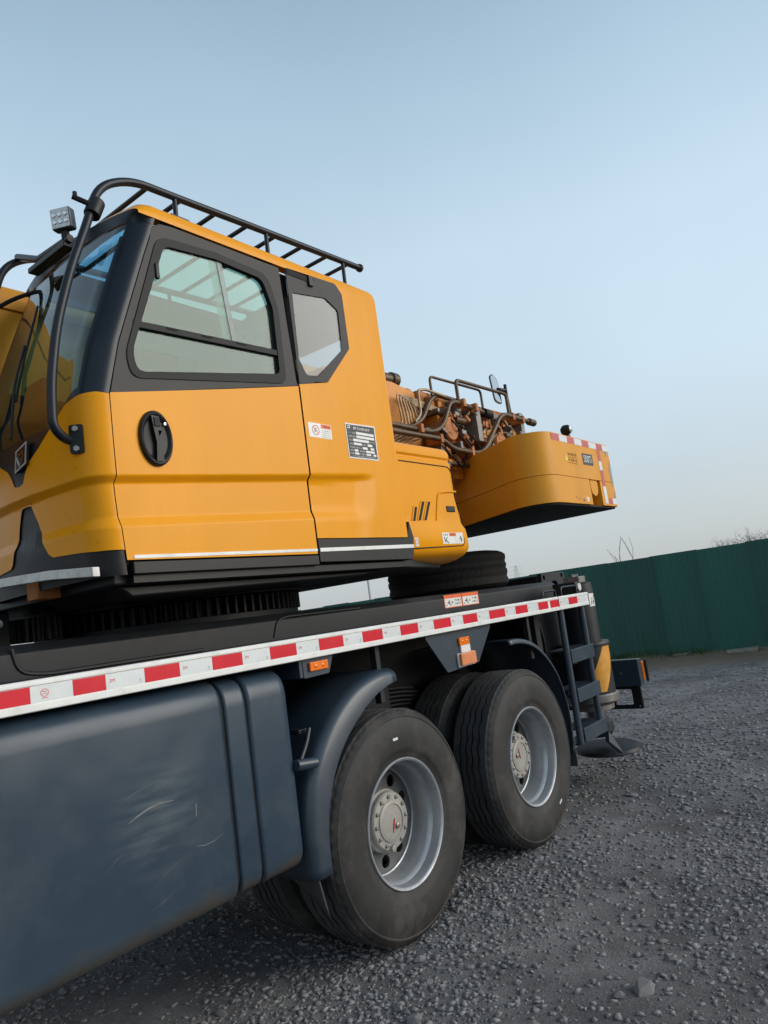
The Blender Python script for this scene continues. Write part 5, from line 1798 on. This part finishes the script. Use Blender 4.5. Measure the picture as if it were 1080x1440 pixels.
# slanted vents
for (xa, xb, z0, z1) in ((0.528, 0.566, 2.066, 2.150), (0.585, 0.650, 2.070, 2.186), (0.645, 0.712, 2.072, 2.186)):
    w = 0.026
    side_plate('vent_slot', 'gap', eng, [(xa, z0), (xa + w, z0), (xb + w, z1), (xb, z1)], YE - 0.0015, 0.006)
    side_plate('vent_lip', 'yellow', eng, [(xa - 0.014, z0), (xa - 0.002, z0), (xb - 0.002, z1 + 0.004), (xb - 0.014, z1 + 0.004)], YE - 0.005, 0.006, bevel=0.002)
# raised frame of the latch pocket
lp = fillet([(0.775, YE - 0.001, 2.075), (0.815, YE - 0.002, 2.20), (0.84, YE - 0.002, 2.245), (0.90, YE - 0.002, 2.255), (1.04, YE - 0.001, 2.262)], 0.03)
MB().tube(lp, 0.007, 8).build('pocket_rib', 'yellow', eng, smooth=60)
MB().box(0.905, 1.0, YE - 0.006, YE + 0.01, 2.128, 2.166).build('latch', 'black', eng, bevel=0.005)
YS = YE - 0.0125
st = sticker(eng, 0.795, 1.03, 1.925, 1.995, YS)
side_plate('warning_band', 'orangeprint', st, [(0.875, 1.972), (0.95, 1.972), (0.95, 1.993), (0.875, 1.993)], YS - 0.0012, 0.0003)
mb = MB()
marks(mb, 0.805, 0.86, 1.976, 1.988, 3, YS - 0.0012, 61, 4)
marks(mb, 0.88, 0.945, 1.977, 1.989, 4, YS - 0.0015, 62, 3)
mb.tube([(0.815, YS - 0.0012, 1.968), (0.825, YS - 0.0012, 1.932)], 0.003, 4)
mb.tube([(0.848, YS - 0.0012, 1.966), (0.83, YS - 0.0012, 1.95), (0.855, YS - 0.0012, 1.93)], 0.003, 4)
mb.tube([(1.0, YS - 0.0012, 1.972), (1.008, YS - 0.0012, 1.938)], 0.004, 4)
mb.tube([(0.982, YS - 0.0012, 1.954), (1.0, YS - 0.0012, 1.956)], 0.002, 4)
mb.build('pictogram', 'print', st, smooth=0)
s2 = sticker(eng, 0.505, 0.54, 1.915, 1.965, YS)
MB().prism(circle(0.522, 1.94, 0.016, 16), [circle(0.522, 1.94, 0.013, 16)], (0, YS - 0.0012, 0), SX, SZ, IN, 0.0003).build('prohibition_sign', 'redprint', s2, smooth=0)

# ------------------------------------------------------------------ counterweight
def cw_plan(off=0.0):
    # near half, then mirrored about the truck's centre line
    yc = 1.35
    corner_ = []
    cx, cy, r = 2.43, 0.21, 0.21
    half = [(2.78, 1.35), (2.70, 1.10)]
    th0 = math.radians(155)
    a_s, a_e = math.radians(155), math.radians(270)
    for k in range(15):
        a = a_s + (a_e - a_s) * k / 14
        half.append((cx + r * math.cos(a), cy + r * math.sin(a)))
    half += [(3.60, 0.0), (3.655, 0.03), (3.655, 1.35)]
    return half
half = cw_plan()
plan = half[1:-1] + [(x, 2.70 - y) for x, y in reversed(half[1:-1])]
ZB, ZM, ZT = 2.222, 2.440, 2.790
notch = [(3.055, 0.0), (3.075, 0.001)]
up = MB().prism(plan, [], (0, 0, ZM + 0.003), SX, (0, 1, 0), SZ, ZT - ZM - 0.003).build('counterweight', 'yellow_cw', crane, smooth=30, bevel=0.006, seg=2)
# lower slab with a lifting-lug pocket cut in its side
i0 = max(i for i, p in enumerate(plan) if abs(p[1]) < 1e-6 and p[0] < 3.5)
pl2 = []
for i, p in enumerate(plan):
    pl2.append(p)
    if i == i0:
        pl2 += [(3.045, 0.0), (3.045, 0.09), (3.275, 0.09), (3.275, 0.0)]
MB().prism(pl2, [], (0, 0, ZB), SX, (0, 1, 0), SZ, ZM - ZB).build('lower_slab', 'yellow_cw', up, smooth=30, bevel=0.004, seg=2)
MB().prism([(x * 0.985 + 0.045, (y - 1.35) * 0.985 + 1.35) for x, y in plan], [], (0, 0, ZB - 0.014), SX, (0, 1, 0), SZ, 0.012).build('bottom_plate', 'gap', up, smooth=30)
side_plate('lifting_lug', 'yellow_cw', up, rpoly([(3.085, ZM), (3.085, 2.37), (3.10, 2.325), (3.165, 2.30), (3.22, 2.325), (3.24, 2.37), (3.24, ZM)], 0.02), 0.012, 0.04, bevel=0.004)
yt = -0.0015
def tape(x0, x1, z0, z1, mat):
    side_plate('reflective_tape', mat, up, [(x0, z0), (x1, z0), (x1, z1), (x0, z1)], yt, 0.001)
xs_ = [2.415, 2.563, 2.715, 2.857, 3.01, 3.159, 3.325, 3.468, 3.60]
for k in range(8):
    tape(xs_[k], xs_[k + 1] - 0.001, 2.728, 2.782, 'tapepink' if k % 2 == 0 else 'tapewhite')
for z0, z1, m_ in ((2.624, 2.726, 'tapepink'), (2.542, 2.622, 'tapewhite'), (2.396, 2.540, 'tapepink'), (2.24, 2.394, 'tapewhite')):
    tape(3.328, 3.392, z0, z1, m_)
tape(3.42, 3.50, 2.24, 2.292, 'tapepink'); tape(3.502, 3.60, 2.24, 2.292, 'tapewhite')
# black chevrons at the rear corner
side_plate('chevron', 'printgrey', up, [(3.60, 2.655), (3.535, 2.55), (3.545, 2.50), (3.57, 2.40), (3.60, 2.44)], yt, 0.001)
side_plate('chevron', 'printgrey', up, [(3.50, 2.725), (3.58, 2.725), (3.53, 2.68)], yt, 0.001)
side_plate('chevron', 'printgrey', up, [(3.60, 2.37), (3.555, 2.30), (3.60, 2.30)], yt, 0.001)
# number plate on the counterweight, warning text
npl = side_plate('number_plate', 'print', up, [(2.975, 2.565), (3.195, 2.568), (3.195, 2.668), (2.975, 2.664)], yt, 0.001)
lettering('lettering', '500Ti', 0.088, 'white', npl, (3.085, yt - 0.0008, 2.615), SX, SZ, 0.86)
tri = MB().prism([(2.615, 2.575), (2.675, 2.575), (2.645, 2.628)], [], (0, yt, 0), SX, SZ, IN, 0.001).build('warning_triangle', 'yellowprint', up, smooth=0)
mb = MB()
marks(mb, 2.68, 2.86, 2.622, 2.648, 4, yt, 71, 6)
marks(mb, 2.68, 2.87, 2.603, 2.613, 12, yt, 72, 3)
marks(mb, 2.68, 2.86, 2.572, 2.597, 4, yt, 73, 6)
marks(mb, 2.66, 2.87, 2.555, 2.563, 13, yt, 74, 3)
mb.build('warning_lettering', 'brownprint', up, smooth=0)
for k in range(7):
    x = 2.70 + 0.045 * k + random.uniform(-0.02, 0.02)
    z = 2.26 + random.uniform(-0.01, 0.02)
    s_ = random.uniform(0.006, 0.014) + (0.012 if k == 6 else 0)
    side_plate('paint_chip', 'worn_white' if k > 4 else 'rusty', up, [(x - s_, z - s_ * 0.6), (x + s_ * 0.8, z - s_), (x + s_, z + s_ * 0.7), (x - s_ * 0.5, z + s_)], -0.0006, 0.0004)
# small reversing camera on top
rc = MB().lathe([(0.0, -0.05), (0.03, -0.048), (0.048, -0.02), (0.05, 0.02), (0.03, 0.045), (0.0, 0.05)], 20, 'y', (3.46, 0.30, 3.0)).build('beacon_camera', 'black', up, smooth=60)
MB().lathe([(0.034, -0.046), (0.028, -0.054), (0.0, -0.056)], 16, 'y', (3.455, 0.30, 3.0)).build('camera_lens', 'lens', rc, smooth=60)
MB().box(3.43, 3.62, 0.26, 0.34, 2.795, 2.86).add(*(lambda b: (b.v, b.f))(MB().box(3.44, 3.50, 0.28, 0.32, 2.861, 2.955))).build('camera_mount', 'black', rc, bevel=0.01)

# ------------------------------------------------------------------ boom
BY0, BY1 = 1.12, 1.70
bsec = rpoly([(BY0, 2.78), (BY0, 3.44), (BY1, 3.44), (BY1, 2.78), (1.54, 2.50), (1.28, 2.50)], [0.12, 0.06, 0.06, 0.12, 0.1, 0.1], 6)
boom = MB().prism(bsec, [], (-6.5, 0, 0), (0, 1, 0), SZ, SX, 6.5 + 1.6).build('boom', 'yellow_cw', crane, smooth=35)
MB().box(-6.5, 0.88, BY0 - 0.012, BY0 - 0.0005, 3.30, 3.36).build('boom_edge_strip', 'yellow_cw', boom, bevel=0.004)
MB().prism(rpoly([(BY0 + 0.01, 2.62), (BY0 + 0.01, 3.36), (BY1 - 0.01, 3.36), (BY1 - 0.01, 2.62)], 0.05), [], (1.6005, 0, 0), (0, 1, 0), SZ, SX, 2.02).build('tail_section', 'orange', boom, smooth=35)
# side plate and darker top flange of the boom tail
side_plate('tail_plate', 'orange', boom, rpoly([(0.9, 2.55), (0.9, 3.36), (1.72, 3.375), (2.02, 3.33), (2.05, 2.95), (1.86, 2.60)], 0.03), 0.955, 0.16, bevel=0.004)
MB().box(2.03, 3.60, 0.930, 1.115, 3.245, 3.35).build('top_flange', 'rusty', boom, bevel=0.006)
for x in (2.45, 3.08):
    side_plate('rib_plate', 'orange', boom, rpoly([(x, 2.62), (x + 0.05, 3.24), (x + 0.22, 3.24), (x + 0.12, 2.62)], 0.02), 0.94, 0.17, bevel=0.004)
MB().tube([(1.30, 1.05, 3.42), (1.84, 1.02, 3.428)], 0.05, 16).build('roller', 'pipe', boom, bevel=0.004)
MB().tube([(1.79, 1.02, 3.428), (1.86, 1.02, 3.428)], 0.062, 16).build('roller_flange', 'pipe', boom)
MB().lathe([(0.0, -0.03), (0.15, -0.03), (0.16, 0.0), (0.15, 0.03), (0.0, 0.03)], 24, 'y', (2.92, 1.1, 3.27)).build('sheave', 'orange', boom)
MB().lathe([(0.0, -0.03), (0.12, -0.03), (0.13, 0.0), (0.12, 0.03), (0.0, 0.03)], 24, 'y', (2.10, 1.1, 3.30)).build('sheave', 'orange', boom)
# two accumulators / motors set in the side
for x, z in ((2.33, 3.03), (3.20, 2.98)):
    MB().lathe([(0.0, -0.10), (0.10, -0.095), (0.12, -0.06), (0.12, 0.18)], 22, 'y', (x, 0.93, z)).build('motor', 'rusty', boom, smooth=40)
    MB().tube([(x + 0.12, 0.87, z + 0.10), (x + 0.27, 0.87, z + 0.10)], 0.035, 12).build('motor_shaft', 'pipe', boom)
def cluster(x, z, n, seed):
    r_ = random.Random(seed)
    for k in range(n):
        a, b = x + r_.uniform(-0.16, 0.16), z + r_.uniform(-0.13, 0.13)
        w, h = r_.uniform(0.03, 0.075), r_.uniform(0.03, 0.085)
        y = 0.82 + r_.uniform(0, 0.08)
        MB().box(a - w / 2, a + w / 2, y, 1.11, b - h / 2, b + h / 2).build('valve_block', r_.choice(('rusty', 'rusty', 'orange', 'steel')), boom, bevel=0.006)
cluster(2.62, 3.10, 9, 1)
cluster(3.50, 3.06, 10, 2)
cluster(2.95, 2.80, 7, 3)
cluster(2.28, 2.80, 6, 4)
cluster(3.36, 2.80, 6, 5)
cluster(2.20, 3.10, 8, 6)
cluster(2.92, 3.10, 11, 7)
cluster(3.30, 2.97, 10, 8)
cluster(2.45, 2.92, 8, 9)
MB().box(2.72, 2.80, 0.80, 0.93, 2.95, 3.27).build('valve_plate', 'steel', boom, bevel=0.006)
MB().box(3.63, 3.70, 0.82, 1.3, 2.88, 3.34).build('end_plate', 'steel', boom, bevel=0.008)
def pipe(path, r, mat='pipe', rad=0.09, name='hydraulic_pipe'):
    MB().tube(fillet(path, rad, 7), r, 12).build(name, mat, boom, smooth=60)
pipe([(1.2, 0.82, 2.955), (2.02, 0.82, 2.955), (2.18, 0.82, 3.03), (2.33, 0.82, 3.245), (2.42, 0.82, 3.275), (2.98, 0.82, 3.235)], 0.021)
pipe([(1.2, 0.80, 2.895), (2.10, 0.80, 2.90), (2.25, 0.80, 2.83), (2.68, 0.80, 2.83), (2.82, 0.80, 2.90), (3.15, 0.80, 3.215), (3.25, 0.80, 3.265), (3.82, 0.80, 3.255)], 0.022)
pipe([(2.2, 0.86, 2.72), (2.75, 0.86, 2.72), (2.86, 0.86, 2.80), (3.02, 0.86, 3.0), (3.2, 0.86, 3.10), (3.42, 0.86, 3.10)], 0.018)
pipe([(1.75, 0.87, 2.98), (1.95, 0.87, 3.06), (2.10, 0.87, 3.25), (2.22, 0.87, 3.32), (2.62, 0.87, 3.31)], 0.020)
MB().tube([(3.76, 0.80, 3.256), (3.88, 0.80, 3.254)], 0.036, 14).build('pipe_fitting', 'pipe', boom, bevel=0.004)
MB().tube([(2.90, 0.82, 3.241), (3.02, 0.82, 3.232)], 0.042, 14).build('pipe_fitting', 'rubber', boom, bevel=0.004)
for k in range(7):
    x = 1.70 + 0.036 * k
    pipe([(1.5, 0.89 - 0.004 * k, 2.90 - 0.02 * k), (x, 0.89 - 0.004 * k, 3.02 - 0.018 * k), (x - 0.015, 0.89 - 0.004 * k, 3.13 + 0.012 * (k % 3)), (x - 0.02, 0.90, 3.25 - 0.01 * k), (x + 0.2 + 0.03 * k, 0.90, 3.25 - 0.012 * k), (2.45, 0.905, 3.20 - 0.012 * k)], 0.0075, 'pipe_thin', 0.03, 'thin_pipe')
pipe([(1.80, 0.84, 3.02), (1.90, 0.84, 3.10), (1.90, 0.84, 3.30), (2.02, 0.84, 3.325), (2.30, 0.84, 3.31)], 0.012, 'pipe_thin', 0.04, 'thin_pipe')
# pipe clamps, nuts, banjo fittings and small lines crowded on the tail
r_ = random.Random(99)
for k in range(46):
    x, z = r_.uniform(2.08, 3.60), r_.uniform(2.68, 3.24)
    y = r_.uniform(0.80, 0.90)
    if r_.random() < 0.5:
        MB().tube([(x, y, z), (x + r_.uniform(-0.05, 0.05), y + 0.01, z + r_.uniform(0.03, 0.07))], r_.uniform(0.013, 0.026), 6).build('fitting', r_.choice(('steel', 'rusty', 'pipe')), boom, smooth=0)
    else:
        MB().lathe([(0.0, -0.03), (r_.uniform(0.015, 0.03), -0.03), (r_.uniform(0.02, 0.034), 0.12)], 6, 'y', (x, y + 0.05, z)).build('nut', r_.choice(('steel', 'rusty', 'rusty', 'pipe')), boom, smooth=0)
for k in range(16):
    x, z = r_.uniform(2.1, 3.4), r_.uniform(2.75, 3.2)
    l = r_.uniform(0.12, 0.3)
    MB().tube(fillet([(x, 0.93, z), (x, 0.85, z + 0.02), (x + l * 0.5, 0.83, z + r_.uniform(-0.12, 0.12)), (x + l, 0.85, z + r_.uniform(-0.1, 0.1)), (x + l, 0.93, z)], 0.05), r_.choice((0.006, 0.008, 0.011)), 7).build('small_line', r_.choice(('pipe_thin', 'rubber', 'pipe', 'rusty')), boom, smooth=60)
for k in range(9):
    x = 2.12 + 0.16 * k
    MB().box(x, x + r_.uniform(0.05, 0.1), 0.90, 0.929, 3.18 + r_.uniform(0, 0.05), 3.30).build('bracket', r_.choice(('rusty', 'orange', 'steel')), boom, bevel=0.004)
for x, z in ((1.78, 2.955), (2.05, 2.90), (2.50, 3.27), (2.70, 3.257), (2.52, 2.83), (3.40, 3.262), (3.60, 3.258)):
    MB().box(x, x + 0.04, 0.775, 0.93, z - 0.036, z + 0.036).build('pipe_clamp', 'rusty', boom, bevel=0.004)
# handrails over the tail
for x0, x1, z in ((2.20, 3.05, 3.50), (2.52, 3.44, 3.505)):
    y_ = 0.90 if x0 < 2.3 else 0.84
    MB().tube(fillet([(x0, y_, 3.30), (x0, y_, z - 0.01), (x1, y_, z + 0.0), (x1, y_, 3.26)], 0.05), 0.016 if x0 > 2.3 else 0.012, 10).build('handrail', 'pipe', boom, smooth=60)
# hoses dangling among the valves
for k in range(8):
    x = 2.3 + 0.16 * k + random.uniform(-0.04, 0.04)
    z = 3.0 + random.uniform(-0.1, 0.15)
    MB().tube(fillet([(x, 0.86, z), (x + 0.02, 0.80, z - 0.09), (x + 0.08, 0.80, z - 0.14), (x + 0.13, 0.86, z - 0.08)], 0.04), 0.009, 8).build('hose', 'rubber', boom)
# round-backed mirror on its stalk
mr_ = MB().tube([(3.60, 0.90, 3.30), (3.575, 0.90, 3.50), (3.575, 0.90, 3.645)], 0.016, 10).build('mirror_stalk', 'black', boom)
MB().tube([(3.575, 0.90, 3.58), (3.50, 0.93, 3.585)], 0.022, 10).build('mirror_joint', 'black', mr_)
nm = Vector((-0.06, -0.95, 0.12)).normalized()
um = Vector((0, 0, 1)).cross(nm).normalized(); vm_ = nm.cross(um)
shape = rpoly([(-0.075, -0.15), (0.055, -0.17), (0.085, 0.10), (0.02, 0.17), (-0.05, 0.13)], 0.05)
c0 = Vector((3.46, 0.95, 3.60))
hs_ = MB().prism(shape, [], c0, um, vm_, nm, -0.012).build('mirror_housing', 'black', mr_, bevel=0.003)
MB().prism([(a * 0.86, b * 0.92) for a, b in shape], [], c0 + nm * 0.001, um, vm_, nm, 0.002).build('mirror_glass', 'mirror', mr_)

# winch drums and far-side machinery that fill the deck behind the boom
MB().box(0.5, 2.6, 2.11, 2.45, 1.91, 2.60).build('winch_housing', 'orange', crane, bevel=0.04, seg=3)
MB().box(1.06, 2.75, 1.25, 2.1, 1.99, 2.50).build('rear_frame', 'orange', crane, bevel=0.02)

# ------------------------------------------------------------------ spare tyre lying on the deck
sp = empty('spare_tyre', (2.65, 1.31, 1.638))
tag(sp, 'black spare tyre lying flat on the carrier deck under the counterweight', 'tyre')
def lug_tyre():
    n = 168
    W_ = 0.34
    prof = [(0.292, 0.03), (0.31, 0.012), (0.36, 0.0), (0.43, 0.0), (0.49, 0.012), (0.515, 0.024)]
    tr = [0.045, 0.075, 0.105, 0.135, 0.165, 0.175, 0.205, 0.235, 0.265, 0.295]
    full = [(r, y, 0) for r, y in prof] + [(0.54, y, 1 + i) for i, y in enumerate(tr)] + [(r, W_ - y, 0) for r, y in reversed(prof)]
    L = len(full)
    v, f = [], []
    for k in range(n):
        a = 2 * math.pi * k / n
        for r, y, t in full:
            if t:
                blk = (k + (t // 2) % 2) % 3
                r = r - (0.005 if blk == 0 else 0.0) - (0.010 if t in (3, 6, 8) else 0.0)
            v.append((r * math.cos(a), r * math.sin(a), y))
    for k in range(n):
        k2 = (k + 1) % n
        for i in range(L - 1):
            f.append((k * L + i, k2 * L + i, k2 * L + i + 1, k * L + i + 1))
    return MB().add(v, f)
lug_tyre().build('tread', 'tyre_dark', sp, smooth=25)
MB().lathe([(0.29, 0.03), (0.27, 0.04), (0.26, 0.17), (0.27, 0.30), (0.29, 0.31)], 40, 'z').build('rim', 'silver', sp, recalc=True)
